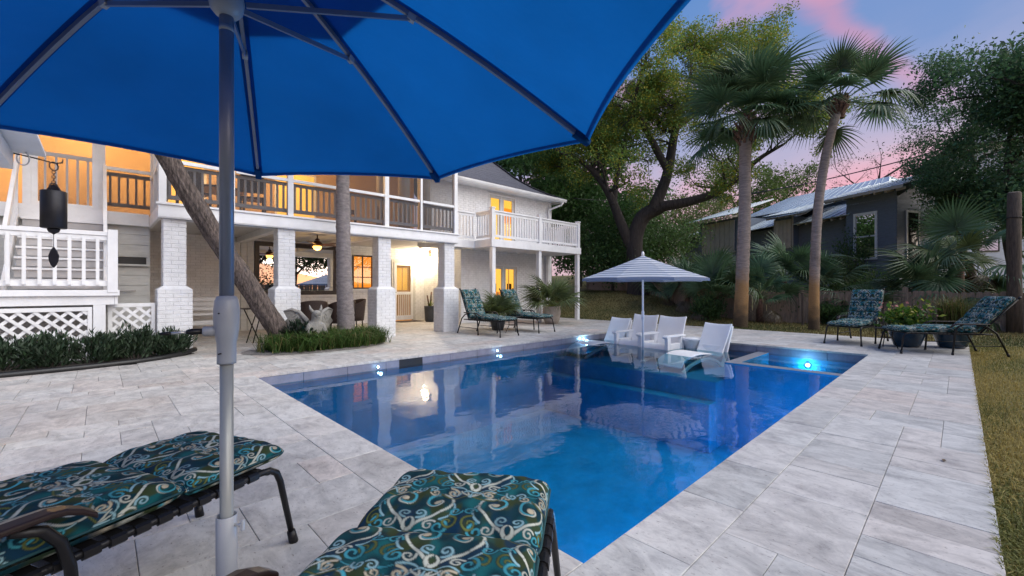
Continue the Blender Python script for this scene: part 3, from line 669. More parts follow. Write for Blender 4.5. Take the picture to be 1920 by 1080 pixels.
# screen door with white frame and lower balusters
d = MB().box(7.14,7.22,PB-.05,PB+.08,0,2.12).box(7.98,8.06,PB-.05,PB+.08,0,2.12).box(7.22,7.98,PB-.05,PB+.08,2.04,2.12).build('door', M['siding'], HS, bevel=.004)
MB().box(7.23,7.33,PB-.06,PB-.02,.05,2.03).build('door_stile', M['white'], d, bevel=.003)
MB().box(7.87,7.97,PB-.06,PB-.02,.05,2.03).build('door_stile', M['white'], d, bevel=.003)
for z0, z1 in ((1.93,2.03),(.92,1.02),(.05,.2)): MB().box(7.33,7.87,PB-.058,PB-.022,z0,z1).build('door_rail', M['white'], d, bevel=.003)
for i in range(6): MB().box(7.40+i*.078,7.425+i*.078,PB-.05,PB-.028,.2,.92).build('baluster', M['white'], d)
MB().box(7.33,7.87,PB-.02,PB-.016,.2,1.93).build('screen', M['screen'], d)
MB().box(7.2,8.0,PB+.10,PB+.13,0,2.1).build('inner_door', M['dim_glow'], d)
for k in range(2): MB().box(7.42+k*.22,7.60+k*.22,PB+.09,PB+.099,1.08,1.85).build('door_pane', M['warm_glow'], d)
MB().tube([(7.245,PB-.06,1.0),(7.245,PB-.11,1.0),(7.29,PB-.11,1.0)], .008, 6).build('handle', M['black_metal'], d, True)
MB().box(7.2,8.05,PB-.6,PB-.08,.004,.02).build('doormat_step', M['wicker'], d)
# white bench built against the left of the porch wall
b = MB().box(1.0,2.38,12.0,12.5,.52,.57).build('porch_bench', M['white'], None, bevel=.006)
tag(b, 'long white painted bench on the porch behind the left column', 'bench')
for x in (1.03, 2.29): MB().box(x,x+.06,12.03,12.47,0,.52).build('leg', M['white'], b)
for k in range(3): MB().box(1.0,2.38,12.47,12.5,.62+k*.11,.70+k*.11).build('back_slat', M['white'], b)
MB().box(1.09,2.29,12.05,12.08,.3,.40).build('apron', M['white'], b)
# --- screened upper porch
PT = 5.0
posts = [.76,1.78,2.77,3.80,4.87,5.81,6.87]
for i, x in enumerate(posts):
    h = .052 if i in (0,2,4,6) else .028
    MB().box(x-h, x+h, PF+.02, PF+.02+2*h, FZ1+.041, PT).build('porch_post', M['white'], HS, bevel=.003)
for i in range(len(posts)-1):
    a, b = posts[i]+.05, posts[i+1]-.05
    r = MB().box(a, b, PF+.03, PF+.08, 3.29, 3.35).build('porch_railing', M['white'], HS, bevel=.003)
    MB().box(a, b, PF+.11, PF+.16, 2.68, 2.75).build('bottom_rail', M['grey_rail'], r)
    MB().box(a, b, PF+.11, PF+.16, 3.22, 3.28).build('top_rail', M['grey_rail'], r)
    n = max(3, round((b-a)/.115))
    for k in range(n):
        x = a + (k+.5)*(b-a)/n
        MB().box(x-.018, x+.018, PF+.118, PF+.152, 2.75, 3.22).build('baluster', M['grey_rail'], r)
    MB().box(a-.02, b+.02, PF+.088, PF+.092, FZ1+.041, PT).build('screen', M['screen'], r)
# left return of the porch and the side screen
for y in (9.75, 10.5, 11.2):
    MB().box(PL+.02, PL+.09, y-.035, y+.035, FZ1+.0, PT).build('porch_post', M['white'], HS)
for (y0, y1) in ((9.42,9.71),(9.79,10.46),(10.54,11.16)):
    r = MB().box(PL+.03, PL+.08, y0, y1, 3.29, 3.35).build('porch_railing', M['white'], HS)
    MB().box(PL+.11, PL+.15, y0, y1, 2.68, 2.75).build('bottom_rail', M['grey_rail'], r)
    n = max(2, round((y1-y0)/.115))
    for k in range(n):
        y = y0+(k+.5)*(y1-y0)/n; MB().box(PL+.115, PL+.149, y-.018, y+.018, 2.75, 3.29).build('baluster', M['grey_rail'], r)
    MB().box(PL+.09, PL+.094, y0, y1, FZ1, PT).build('screen', M['screen'], r)
# left wing of the porch above the stairs: screen panel and screen door
MB().box(-.03,.07,11.16,11.26,FZ1-.1,PT).build('porch_post', M['white'], HS)
MB().box(-.97,-.87,11.16,11.26,FZ1-.1,PT).build('porch_post', M['white'], HS)
MB().box(-1.7,-1.6,11.16,11.26,FZ1-.1,PT).build('porch_post', M['white'], HS)
r = MB().box(.07,PL+.02,11.17,11.22,3.40,3.46).build('porch_railing', M['white'], HS)
MB().box(.07,PL+.02,11.24,11.28,2.72,2.79).build('bottom_rail', M['grey_rail'], r)
MB().box(.07,PL+.02,11.24,11.28,3.30,3.37).build('top_rail', M['grey_rail'], r)
for k in range(5): MB().box(.12+k*.125,.155+k*.125,11.245,11.275,2.79,3.30).build('baluster', M['grey_rail'], r)
MB().box(.07,PL+.02,11.226,11.23,FZ1,PT).build('screen', M['screen'], r)
sd = MB().box(-.87,-.79,11.18,11.23,FZ1,4.7).box(-.11,-.03,11.18,11.23,FZ1,4.7).box(-.79,-.11,11.18,11.23,FZ1,2.68).build('screen_door', M['white'], HS, bevel=.003)
MB().box(-.79,-.11,11.20,11.22,3.5,3.57).build('door_rail', M['grey_rail'], sd)
for k in range(5): MB().box(-.72+k*.135,-.69+k*.135,11.20,11.22,2.68,3.5).build('baluster', M['grey_rail'], sd)
MB().box(-.79,-.11,11.226,11.23,2.68,4.7).build('screen', M['screen'], sd)
# porch room behind the screens
MB().box(-1.7, 8.0, PB-.05, PB+.05, 2.575, PT).build('porch_wall', M['tan_wall'], HS)
for x0, x1 in ((1.2,1.9),(3.6,4.6)):
    g = MB().box(x0-.06,x1+.06,PB-.08,PB-.052,3.05,4.5).build('room_window', M['white'], HS)
    MB().box(x0,x1,PB-.085,PB-.081,3.11,4.44).build('pane', M['warm_glow'], g)
MB().box(-1.75, 8.0, PF-.05, PB+.1, PT, PT+.10).build('porch_roof_deck', M['ceil'], HS)
for k in range(3): MB().tube([(5.2+k*.62,10.2+.03*math.sin(k*9),2.60),(5.2+k*.62,10.2,PT)], .16, 8).build('curtain', M['shade'], HS, True)
# gable roof over the porch (behind the parasol)
v = [(-2.0,9.0,5.1),(7.2,9.0,5.1),(7.2,13.6,7.0),(-2.0,13.6,7.0),(-2.0,18.2,5.1),(7.2,18.2,5.1)]
add('porch_roof', fast_mesh('porch_roof', v, [(0,1,2,3),(3,2,5,4),(1,5,2),(0,3,4),(0,4,5,1)], M['shingle']), HS)
def warm_lamp(name, p, label, e_, r=.11, col=(1,.62,.26)):
    o = tag(empty(name, p), label, 'lamp')
    MB().lathe([(.05,.0),(.055,-.02),(.01,-.03)], 14).build('canopy', M['bronze'], o, True, local=True)
    MB().lathe([(.01,-.03),(.012,-.12)], 8).build('rod', M['bronze'], o, True, local=True)
    MB().lathe([(.05,-.12),(r,-.2),(r*.8,-.27),(0,-.30)], 18).build('shade', M['amber_glass'], o, True, local=True)
    l = bpy.data.lights.new(name+'_light', 'POINT'); l.energy = e_; l.color = col; l.shadow_soft_size = .12
    lo = bpy.data.objects.new('bulb', l); C.objects.link(lo); lo.parent = o; lo.location = (0,0,-.42)
    return o
warm_lamp('pendant_lamp', (-.4,12.2,PT), 'warm pendant lamp behind the screen door above the stairs', 130)
warm_lamp('pendant_lamp', (1.5,11.6,PT), 'warm pendant lamp in the screened porch above the left column', 120)
warm_lamp('pendant_lamp', (3.6,11.8,PT), 'warm pendant lamp in the middle of the screened upper porch', 120)
# upper porch furniture, seen dimly through the screens
def side_chair(x, y, rz, label):
    e = tag(empty('dining_chair', (x,y,2.58), rz), label, 'chair', 'chairs on the upper porch')
    MB().box(-.22,.22,-.22,.22,.43,.47).build('seat', M['arm'], e, local=True)
    for sx in (-.2,.2):
        for sy in (-.2,.2): MB().box(sx-.02,sx+.02,sy-.02,sy+.02,0,.43).build('leg', M['arm'], e, local=True)
    MB().box(-.22,.22,.18,.215,.55,.95).build('backrest', M['arm'], e, local=True)
    return e
side_chair(1.35, 10.6, .3, 'dark dining chair on the upper porch near its left corner')
side_chair(2.35, 10.4, 2.8, 'dark dining chair on the upper porch right of the leaning trunk')
side_chair(4.4, 10.5, 1.2, 'dark dining chair on the upper porch between the two tree trunks and the curtains')
t = tag(empty('dining_table', (1.9,11.3,2.58)), 'round table on the screened upper porch', 'table')
MB().lathe([(0,.70),(.5,.70),(.5,.74),(0,.74)], 20).build('tabletop', M['arm'], t, local=True); MB().lathe([(.05,0.0),(.05,.70)], 10).build('leg', M['arm'], t, local=True)
# --- right wing: brick walls, balcony, hip roof
RY = 11.2; RX0, RX1 = 8.45, 12.8
lw = wall_y('lower_wall', RY, RX0, RX1, 0, 2.4, [(9.68,11.0,.02,1.96)])
uw = wall_y('upper_wall', RY, 6.9, RX1, 2.4, 4.62, [(9.60,10.90,2.60,4.42)])
MB().box(RX1-.12, RX1, RY+.12, 17, 0, 4.62).build('end_wall', M['mortar'], HS)
for nm, x0, x1, z0, z1, gl in (('french_door',9.72,10.96,.06,1.92,'warm_glow'),('balcony_door',9.64,10.86,2.64,4.38,'warm_glow')):
    xm = (x0+x1)/2
    w = window(nm, x0, x1, z0, z1, RY, .045, 'white', 'glass', mull=(xm,), back=gl, depth=.42, sill=False)
    for a, b in ((x0,xm),(xm,x1)):
        MB().box(a+.02,a+.10,RY+.01,RY+.05,z0,z1).build('stile', M['siding'], w); MB().box(b-.10,b-.02,RY+.01,RY+.05,z0,z1).build('stile', M['siding'], w)
        MB().box(a+.10,b-.10,RY+.01,RY+.05,z1-.10,z1).build('door_rail', M['siding'], w); MB().box(a+.10,b-.10,RY+.01,RY+.05,z0,z0+.22).build('door_rail', M['siding'], w)
    if nm == 'french_door':
        MB().box(x0,x1+.4,RY+.34,RY+.38,z0,z0+.95).build('sideboard', M['orange_glow'], w); MB().box(x0+.42,x0+.58,RY+.36,RY+.40,z0+.95,z0+1.25).build('picture', M['arm'], w); MB().box(x1-.1,x1+.1,RY+.36,RY+.40,z0+.95,z0+1.25).build('picture', M['arm'], w)
        MB().box(xm+.5,xm+.54,RY+.3,RY+.32,z0,z1).build('curtain', M['dim_glow'], w)
    else:
        MB().box(xm+.45,x1+.2,RY+.36,RY+.40,z0+.9,z1-.3).build('curtain', M['orange_glow'], w); MB().box(x0,x0+.18,RY+.3,RY+.34,z0,z1).build('curtain', M['curtain'], w)
BF, BR0, BR1 = 9.60, 8.37, 12.63
MB().box(BR0, BR1, BF, RY-.002, 2.50, 2.58).build('balcony_floor', M['white'], HS)
for k in range(9): MB().box(BR0+.1+k*.5, BR0+.14+k*.5, BF+.06, RY-.004, 2.40, 2.498).build('joist', M['white'], HS)
MB().box(PRR+.0, BR0-.002, 10.40, RY-.002, 2.50, 2.58).build('balcony_floor', M['white'], HS)
MB().box(BR0-.03, BR1+.03, BF-.04, BF, 2.38, 2.61).build('balcony_fascia', M['white'], HS, bevel=.004)
MB().box(BR0-.03, BR0+.01, BF+.002, 10.40, 2.38, 2.61).build('balcony_fascia', M['white'], HS, bevel=.004)
MB().box(BR1-.01, BR1+.03, BF+.002, RY-.004, 2.38, 2.61).build('balcony_fascia', M['white'], HS, bevel=.004)
MB().box(PRR+.002, BR0-.032, 10.36, 10.40, 2.38, 2.61).build('balcony_fascia', M['white'], HS, bevel=.004)
def balus(p, q, z0, z1, sp=.118, mt='white'):
    p, q = Vector(p), Vector(q); d = q-p; n = max(2, round(d.length/sp)); s = .017
    r = MB().beam(p+Vector((0,0,z1-.02)), q+Vector((0,0,z1-.02)), .085, .045).build('balcony_railing', M[mt], HS, bevel=.004)
    MB().beam(p+Vector((0,0,z1-.085)), q+Vector((0,0,z1-.085)), .035, .075).build('top_rail', M[mt], r)
    MB().beam(p+Vector((0,0,z0+.10)), q+Vector((0,0,z0+.10)), .04, .07).build('bottom_rail', M[mt], r)
    for k in range(n):
        c = p + d*((k+.5)/n); MB().box(c.x-s, c.x+s, c.y-s, c.y+s, z0+.135, z1-.122).build('baluster', M[mt], r)
by = BF+.04
for x, y in ((BR0+.06,by),(10.5,by),(BR1-.06,by)):
    MB().box(x-.06,x+.06,y-.058,y+.058,2.612,3.53).build('balcony_post', M['white'], HS, bevel=.004)
    MB().box(x-.075,x+.075,y-.075,y+.075,3.532,3.565).build('post_cap', M['white'], HS, bevel=.004)
balus((BR0+.12,by,0),(10.44,by,0),2.612,3.48); balus((10.56,by,0),(BR1-.12,by,0),2.612,3.48)
balus((BR1-.06,by+.06,0),(BR1-.06,RY-.01,0),2.612,3.48); balus((BR0+.06,by+.06,0),(BR0+.06,10.38,0),2.612,3.48); balus((PRR+.02,10.42,0),(BR0+.0,10.42,0),2.612,3.48)
for x, y in ((BR0+.09,BF+.06),(10.5,BF+.06),(BR1-.07,BF+.06),(BR1-.07,RY-.12)):
    MB().box(x-.065,x+.065,y-.065,y+.065,0,2.378).build('support_post', M['white'], HS, bevel=.005)
# hip roof with a bell-cast slope, in courses of shingles
EX, EY, EZ = 13.2, 10.8, 4.62
prof = [(0,0),(.45,.20),(.9,.47),(1.35,.83),(1.87,1.38),(2.6,2.15),(3.4,3.0)]
def pz(t):
    for (a, za), (b, zb) in zip(prof[:-1], prof[1:]):
        if a <= t <= b: return EZ + za + (zb-za)*(t-a)/(b-a)
    return EZ + prof[-1][1]
V, F = [], []
t = 0.0
while t < 3.3:
    t2 = min(t+.135, 3.38); zA, zB = pz(t), pz(t2); lift = .014
    x = 6.7 + rng.uniform(0,.2)
    while x < EX-t:
        xe = min(x+rng.uniform(.18,.34), EX-t); li = lift*rng.uniform(.6,1.3); b0 = len(V)
        V += [(x+.002,EY+t,zA+li),(xe-.002,EY+t,zA+li),(min(xe-.002,EX-t2),EY+t2,zB+.003),(min(x+.002,EX-t2),EY+t2,zB+.003),(x+.002,EY+t,zA-.004),(xe-.002,EY+t,zA-.004)]
        F += [(b0,b0+1,b0+2,b0+3),(b0+4,b0+5,b0+1,b0)]; x = xe
    y = EY+t
    while y < 19:
        ye = y+rng.uniform(.18,.34); b0 = len(V); li = lift
        V += [(EX-t,y+.002,zA+li),(EX-t,ye-.002,zA+li),(EX-t2,max(ye-.002,EY+t2),zB+.003),(EX-t2,max(y+.002,EY+t2),zB+.003)]
        F += [(b0,b0+1,b0+2,b0+3)]; y = ye
    t = t2
o = add('roof', fast_mesh('roof', V, F, M['shingle']), HS); o['kind'] = 'stuff'
mb = MB()
for (a, za), (b, zb) in zip(prof[:-1], prof[1:]):
    mb.quad((6.7,EY+a,EZ+za-.006),(EX-a,EY+a,EZ+za-.006),(EX-b,EY+b,EZ+zb-.006),(6.7,EY+b,EZ+zb-.006)); mb.quad((EX-a,EY+a,EZ+za-.006),(EX-a,19,EZ+za-.006),(EX-b,19,EZ+zb-.006),(EX-b,EY+b,EZ+zb-.006))
mb.build('roof_deck', M['shingle'], HS)
mb = MB()
for k in range(24):
    t = k*.14; p, q = (EX-t,EY+t,pz(t)+.02), (EX-t-.17,EY+t+.17,pz(t+.17)+.035); mb.beam(p, q, .2, .012)
mb.build('hip_cap', M['shingle'], HS)
MB().box(6.7, EX, EY, EY+.02, EZ-.12, EZ-.01).build('eave_fascia', M['white'], HS)
MB().box(EX-.02, EX, EY+.021, 17, EZ-.12, EZ-.01).build('eave_fascia', M['white'], HS)
MB().box(6.7, EX-.021, EY+.021, RY-.002, EZ-.10, EZ-.08).build('soffit', M['white'], HS)
g = MB()
gp = [(-.02,0),(-.09,.0),(-.115,.05),(-.12,.10),(-.105,.10)]
for (a, za), (b, zb) in zip(gp[:-1], gp[1:]): g.quad((6.7,EY+a,EZ-.11+za),(EX+.04,EY+a,EZ-.11+za),(EX+.04,EY+b,EZ-.11+zb),(6.7,EY+b,EZ-.11+zb))
g.build('gutter', M['white'], HS, solid=.006)
MB().tube([(EX-.12,EY-.06,EZ-.11),(EX-.15,EY,EZ-.22),(RX1-.16,RY-.10,EZ-.42),(RX1-.12,RY-.06,EZ-.6),(RX1-.12,RY-.06,.05)], .04, 8).build('downspout', M['white'], HS, True)
MB().box(RX1-.06, RX1+.05, RY-.05, RY+.06, 0, 4.5).build('corner_board', M['white'], HS)
# --- stairs, landing, lattice and siding at the left
def part(name, m_, *b, par=HS, bev=.004): return MB().box(*b).build(name, M[m_], par, bevel=bev)
LZ = 1.10
part('landing', 'white', -1.9,.16,9.24,10.2,LZ-.04,LZ)
part('landing_fascia', 'white', -1.9,.16,9.20,9.238,LZ-.21,LZ-.002)
part('landing_fascia', 'white', .162,.20,9.20,10.2,LZ-.21,LZ-.002)
part('landing_ledge', 'white', -1.9,.22,9.15,9.198,LZ-.07,LZ+.02)
r = part('landing_railing', 'white', -1.9,.08,9.16,9.25,1.96,2.02)
MB().box(-1.9,.08,9.18,9.23,1.89,1.958).build('top_rail', M['white'], r)
MB().box(-1.9,.08,9.18,9.23,LZ+.08,LZ+.16).build('bottom_rail', M['white'], r)
for k in range(13):
    x = -1.83 + k*.15; MB().box(x-.02,x+.02,9.145,9.179,LZ+.10,1.93).build('baluster', M['white'], r)
part('newel_post', 'white', .08,.20,9.14,9.25,LZ-.02,2.06)
part('newel_post', 'white', .08,.18,10.1,10.2,LZ-.02,2.06)
part('threshold', 'white', -1.7,PL-.004,11.09,11.148,2.36,2.60)
for k in range(7):                                    # white treads toward the screen door; grey strips paint the dark gaps between
    y = 9.72 + k*.20; z = LZ + .01 + (k+1)*.178 if k < 8 else 0
    part('stair_gap_shade', 'grey_rail', -.95,.03,y+.03,y+.05,z-.150,z-.036,bev=0)
    part('stair_tread', 'white', -.97,.05,y,y+.26,z-.035,z,bev=.004)
for x in (-1.02, .06):
    MB().beam((x,9.75,1.95),(x,11.2,3.42),.05,.16).build('stair_handrail', M['white'], HS, bevel=.004)
    MB().beam((x,9.62,LZ+.02),(x,11.2,2.45),.045,.24).build('stringer', M['white'], HS, bevel=.004)
    for k in range(6):
        t_ = (k+.7)/6.6; MB().box(x-.018,x+.018,9.75+1.45*t_-.018,9.75+1.45*t_+.018,1.2+1.3*t_,1.9+1.45*t_).build('baluster', M['white'], HS)
sdw = MB().box(.09,.72,11.24,11.30,0,2.4).build('siding_wall', M['siding'], HS)
for k in range(12):
    z = k*.2
    v = [(.09,11.222,z+.002),(.70,11.222,z+.002),(.70,11.236,z+.2),(.09,11.236,z+.2),(.09,11.239,z+.002),(.70,11.239,z+.002)]
    if k == 8: continue
    add('siding_board', fast_mesh('siding_board', v, [(0,1,2,3),(4,5,1,0)], M['siding']), sdw)
MB().box(.14,.66,11.20,11.238,1.62,1.75).build('vent_opening', M['rubber'], sdw); MB().box(.10,.70,11.13,11.238,1.58,1.615).build('shelf', M['siding'], sdw)
MB().box(.10,.70,11.21,11.235,1.76,1.80).build('siding_board', M['siding'], sdw)
MB().tube([(.16,11.19,1.36),(.2,11.15,1.3),(.24,11.15,1.15),(.22,11.16,1.1)], .008, 6).build('hook', M['black_metal'], sdw, True); MB().tube([(.12,11.15,1.08),(.5,11.15,1.10)], .016, 6).build('rod', M['grey_rail'], sdw, True)
part('beam', 'white', -1.7,PL-.002,11.15,11.215,2.38,2.55)
wall_y('under_stair_wall', 10.25, -1.9, .09, 0, LZ-.05, [], th=.05, brick=False, matname='siding')
# lattice panels of crossing slats
def lattice(x0, x1, z0, z1, Y):
    f = MB().box(x0,x1,Y-.02,Y+.02,z1,z1+.06).box(x0,x1,Y-.02,Y+.02,z0-.06,z0).box(x0-.05,x0,Y-.02,Y+.02,z0-.06,z1+.06).box(x1,x1+.05,Y-.02,Y+.02,z0-.06,z1+.06).build('lattice_panel', M['white'], HS)
    sp = .165
    for sg in (1, -1):
        k0 = x0 - (z1-z0) if sg > 0 else x0
        k = k0 + .03
        while k < (x1 if sg > 0 else x1 + (z1-z0)):
            # line x = k + sg*(z - z0)
            za, zb_ = z0, z1
            if sg > 0:
                za = max(z0, z0 + (x0-k)); zb_ = min(z1, z0 + (x1-k))
            else:
                za = max(z0, z0 + (k-x1)); zb_ = min(z1, z0 + (k-x0))
            if zb_-za > .03:
                yy = Y + (.005 if sg > 0 else -.007)
                MB().beam((k+sg*(za-z0),yy,za),(k+sg*(zb_-z0),yy,zb_),.010,.042,up=(sg*-.7,0,.7)).build('lattice_slat', M['white'], f)
            k += sp
lattice(-1.85,-.14,.12,.80,9.22); lattice(.14,.62,.12,.84,9.44)
part('landing_post', 'white', -.08,.06,9.19,9.29,0,LZ-.212)
# --- ceiling fan with lit bowl
f = tag(empty('ceiling_fan', (3.98,11.3,2.36)), 'bronze ceiling fan with a lit amber bowl under the porch', 'ceiling fan')
MB().lathe([(.01,.0),(.05,0),(.06,.02),(.02,.05),(.014,.05),(.014,.14)][::1], 14).build('mount', M['bronze'], f, True, local=True, loc=(0,0,0))
MB().lathe([(.0,-.005),(.05,-.01),(.10,-.05),(.12,-.08),(.11,-.12),(.06,-.14),(0,-.14)], 20).build('motor', M['bronze'], f, True, local=True)
for k in range(5):
    a = k*2*math.pi/5+.3
    b = MB(); b._q([(.16,-.03,-.10),(.62,-.07,-.085),(.66,.0,-.08),(.62,.07,-.105),(.16,.03,-.11)], [(0,1,2,3,4)])
    b.build('blade', M['bronze'], f, local=True, rot=(0,0,a), solid=.008); MB().box(.08,.18,-.012,.012,-.115,-.10).build('blade_iron', M['bronze'], f, local=True, rot=(0,0,a))
MB().lathe([(.10,-.15),(.105,-.17),(.08,-.225),(.03,-.25),(0,-.252)], 20).build('light_bowl', M['amber_glass'], f, True, local=True)
l = bpy.data.lights.new('fan_light', 'POINT'); l.energy = 9; l.color = (1,.6,.25); l.shadow_soft_size = .08
lo = bpy.data.objects.new('bulb', l); C.objects.link(lo); lo.parent = f; lo.location = (0,0,-.33)
# --- bright wall lantern in the corner by the screen door
f = tag(empty('wall_lantern', (8.30,13.0,2.36)), 'bright lit wall lantern beside the screen door', 'lantern')
MB().box(.10,.148,-.06,.06,-.10,.10).build('back_plate', M['bronze'], f, local=True, bevel=.004)
MB().tube([(.12,0,.05),(.03,0,.09),(0,0,.05)], .01, 6).build('bracket', M['bronze'], f, True, local=True)
MB().lathe([(.0,.06),(.07,.02),(.06,.015)], 12).build('cap', M['bronze'], f, True, local=True)
MB().lathe([(.045,.01),(.055,-.06),(.04,-.12),(0,-.125)], 14).build('bulb_glass', M['bulb'], f, True, local=True)
l = bpy.data.lights.new('lantern_light', 'POINT'); l.energy = 85; l.color = (1,.78,.50); l.shadow_soft_size = .06
lo = bpy.data.objects.new('bulb', l); C.objects.link(lo); lo.parent = f; lo.location = (-.10,-.02,-.12)
# --- white garden post with a beam at the left edge, and the wind bell
PV = tag(empty('pergola_post', (-.60,4.85,0)), 'white timber post with a beam at the left edge of the deck', 'post')
part('post', 'white', -.70,-.555,4.78,4.925,0,2.12,par=PV,bev=.006)
part('beam', 'white', -.66,-.52,3.6,5.44,2.135,2.275,par=PV,bev=.006)
mb = MB(); mb.beam((-.52,3.5,2.30),(-.52,5.5,2.30),.36,.025); mb.build('roof_board', M['white'], PV)
part('corner_brace', 'white', -.675,-.58,4.93,5.2,2.0,2.13,par=PV,bev=.004)
B = tag(empty('wind_bell', (-.29,5.41,1.40)), 'large dark metal wind bell hanging on a chain from the white beam', 'wind bell')
bx, by_ = -.29, 5.41
def bl(z): return (bx, by_, z)
MB().tube([(-.585,5.43,2.24),(-.52,5.44,2.27),(-.40,5.42,2.25),(-.28,5.41,2.225),(-.24,5.41,2.24),(-.235,5.41,2.27)], .006, 6).build('hook', M['bell'], B, True)
MB().ring((-.47,5.46,2.24), .055, .005, (.7,.7,.1)).build('loop', M['chrome'], B, True)
MB().ring(bl(2.20), .036, .005, (.72,-.69,0)).build('ring', M['bell'], B, True)
for k in range(6): MB().ring(bl(2.148-k*.021), .012, .0035, ((1,0,0) if k % 2 else (0,1,0)), 10, 5).build('chain_link', M['bell'], B, True)
MB().ring(bl(2.02), .034, .006, (.72,-.69,0)).build('ring', M['bell'], B, True)
MB().lathe([(.0,.0),(.078,0),(.083,.004),(.083,.315),(.077,.32),(.0,.32)], 36, (bx,by_,1.665)).build('bell_body', M['bell'], B, True)
mb = MB()
for k in range(13):
    a = math.pi*k/12
pts = [(math.cos(math.pi*k/12)*.060, 1.965+math.sin(math.pi*k/12)*.075) for k in range(13)]
dv = Vector((SS,-CC,0)); mb.v = []; 
for u_, z_ in pts:
    for s_ in (-.006,.006): mb.v.append(tuple(Vector((bx,by_,z_)) + dv*u_ + Vector((CC,SS,0))*s_))
mb.f = [(2*i,2*i+2,2*i+3,2*i+1) for i in range(12)] + [tuple(range(0,26,2)), tuple(range(25,0,-2))]
mb.build('hanger', M['bell'], B)
MB().lathe([(0,-.045),(.034,-.02),(.041,.0),(.037,.012)], 18, (bx,by_,1.655)).build('clapper', M['bell'], B, True)
MB().tube([bl(1.62), bl(1.50)], .0025, 5).build('cord', M['bell'], B)
sp = [(0,1.505),(.026,1.47),(.042,1.43),(.038,1.385),(.022,1.35),(0,1.325)]
mb = MB(); ring = [(u_,z_) for u_, z_ in sp] + [(-u_,z_) for u_, z_ in sp[-2:0:-1]]
for s_ in (-.005,.005):
    for u_, z_ in ring: mb.v.append(tuple(Vector((bx,by_,z_)) + dv*u_ + Vector((CC,SS,0))*s_))
n = len(ring); mb.f = [tuple(range(n)), tuple(reversed(range(n,2*n)))] + [(i,(i+1)%n,n+(i+1)%n,n+i) for i in range(n)]
mb.build('sail', M['bell'], B)
# ------------------------------------------------------------------ the blue parasol over the camera's left
UP = at(425, 540, 1.30); ux, uy = UP.x, UP.y
U = tag(empty('patio_umbrella', (ux, uy, 0)), 'big blue cantilever-free patio umbrella on a grey crank pole in the foreground', 'umbrella')
U['label'] = 'big plain blue patio umbrella on a grey crank pole in the foreground'
LAT = Vector((SS, -CC, 0)); FWD = Vector((CC, SS, 0)); UPV = Vector((0,0,1))
RT = 1.35; ZR, ZT, ZRUN = 1.81, 2.32, 2.02
def tipdir(i):
    a = R(27 + 90 - 45*i); return LAT*math.cos(a) + FWD*math.sin(a)
def rib_pt(i, s, drop=0):
    d = tipdir(i); z = ZT + (ZR-ZT)*s + .045*math.sin(math.pi*s) - drop
    return Vector((ux, uy, 0)) + d*(RT*s) + UPV*z
def panel(i, s0, s1, ns, nt, lift0=0, lift1=0, sag=.03):
    V, F = [], []
    for a in range(ns+1):
        s = s0 + (s1-s0)*a/ns; lf = lift0 + (lift1-lift0)*a/ns
        A, B_ = rib_pt(i, s), rib_pt(i+1, s); mid = (A+B_)/2
        for b in range(nt+1):
            t = b/nt; p = A.lerp(B_, t); bow = 4*t*(1-t)
            inw = Vector((ux,uy,0)) - Vector((p.x,p.y,0))
            p = p + inw.normalized()*(sag*bow*s*s*.9) + UPV*(lf + .010*bow*s)
            V.append(tuple(p))
    for a in range(ns):
        for b in range(nt):
            k = a*(nt+1)+b; F.append((k, k+1, k+nt+2, k+nt+1))
    return V, F
for i in range(8):
    V, F = panel(i, .23, 1.0, 14, 12); cp_ = add('canopy_panel', fast_mesh('canopy_panel', V, F, M['blue_cloth'], True), U)
    V3, F3 = [], []
    for a_ in range(15):
        s_ = .24 + .755*a_/14; p_ = rib_pt(i, s_, .004); sd = UPV.cross(tipdir(i)).normalized()*.021
        V3 += [tuple(p_-sd), tuple(p_+sd)]
    F3 = [(2*k_,2*k_+1,2*k_+3,2*k_+2) for k_ in range(14)]; add('seam_tape', fast_mesh('seam_tape', V3, F3, M['blue_cloth'], True), cp_)
    # folded hem along the rim and pocket at the rib tip
    V2, F2 = panel(i, .985, 1.003, 1, 12, -.006, -.006); add('hem', fast_mesh('hem', V2, F2, M['blue_cloth'], True), cp_)
VV, FF = [], []
for i in range(8):
    V, F = panel(i, .02, .37, 6, 8, .02, .010, .02); b0 = len(VV); VV += V; FF += [tuple(b0+k for k in q) for q in F]
add('vent_canopy', fast_mesh('vent_canopy', VV, FF, M['blue_cloth'], True), U)
for i in range(8):
    mb = MB(); pts = [rib_pt(i, s, .014) for s in np.linspace(.02, .985, 9)]
    for a, b in zip(pts[:-1], pts[1:]): mb.beam(a, b, .013, .018)
    mb.build('rib', M['pole_blue'], U)
    so_ = MB().beam(Vector((ux,uy,ZRUN)) + tipdir(i)*.05, rib_pt(i, .415, .026), .009, .016).build('strut', M['pole_blue'], U)
    MB().beam(rib_pt(i,.405,.024), rib_pt(i,.425,.024), .020, .024).build('joint', M['plastic_grey'], so_)
    mb = MB(); mb.beam(rib_pt(i,.945,.018), rib_pt(i,1.003,.014), .030, .026); mb.build('rib_pocket', M['blue_cloth'], U, bevel=.004)
def PLATHE(prof, n, c): return MB().lathe([(r_*.85 if r_ < .06 else r_, z_) for r_, z_ in prof], n, c)
PLATHE([(.024,.05),(.040,.05),(.052,.02),(.056,-.005),(.050,-.03),(.036,-.045),(.024,-.05)], 24, (ux,uy,ZRUN)).build('runner', M['plastic_grey'], U, True)
PLATHE([(.024,-.06),(.045,-.05),(.052,-.02),(.052,.02),(.03,.05),(.018,.09),(0,.11)], 24, (ux,uy,ZT-.01)).build('top_hub', M['plastic_grey'], U, True)
PLATHE([(.0226,1.10),(.0226,ZT)], 28, (ux,uy,0)).build('upper_pole', M['pole_blue'], U, True)
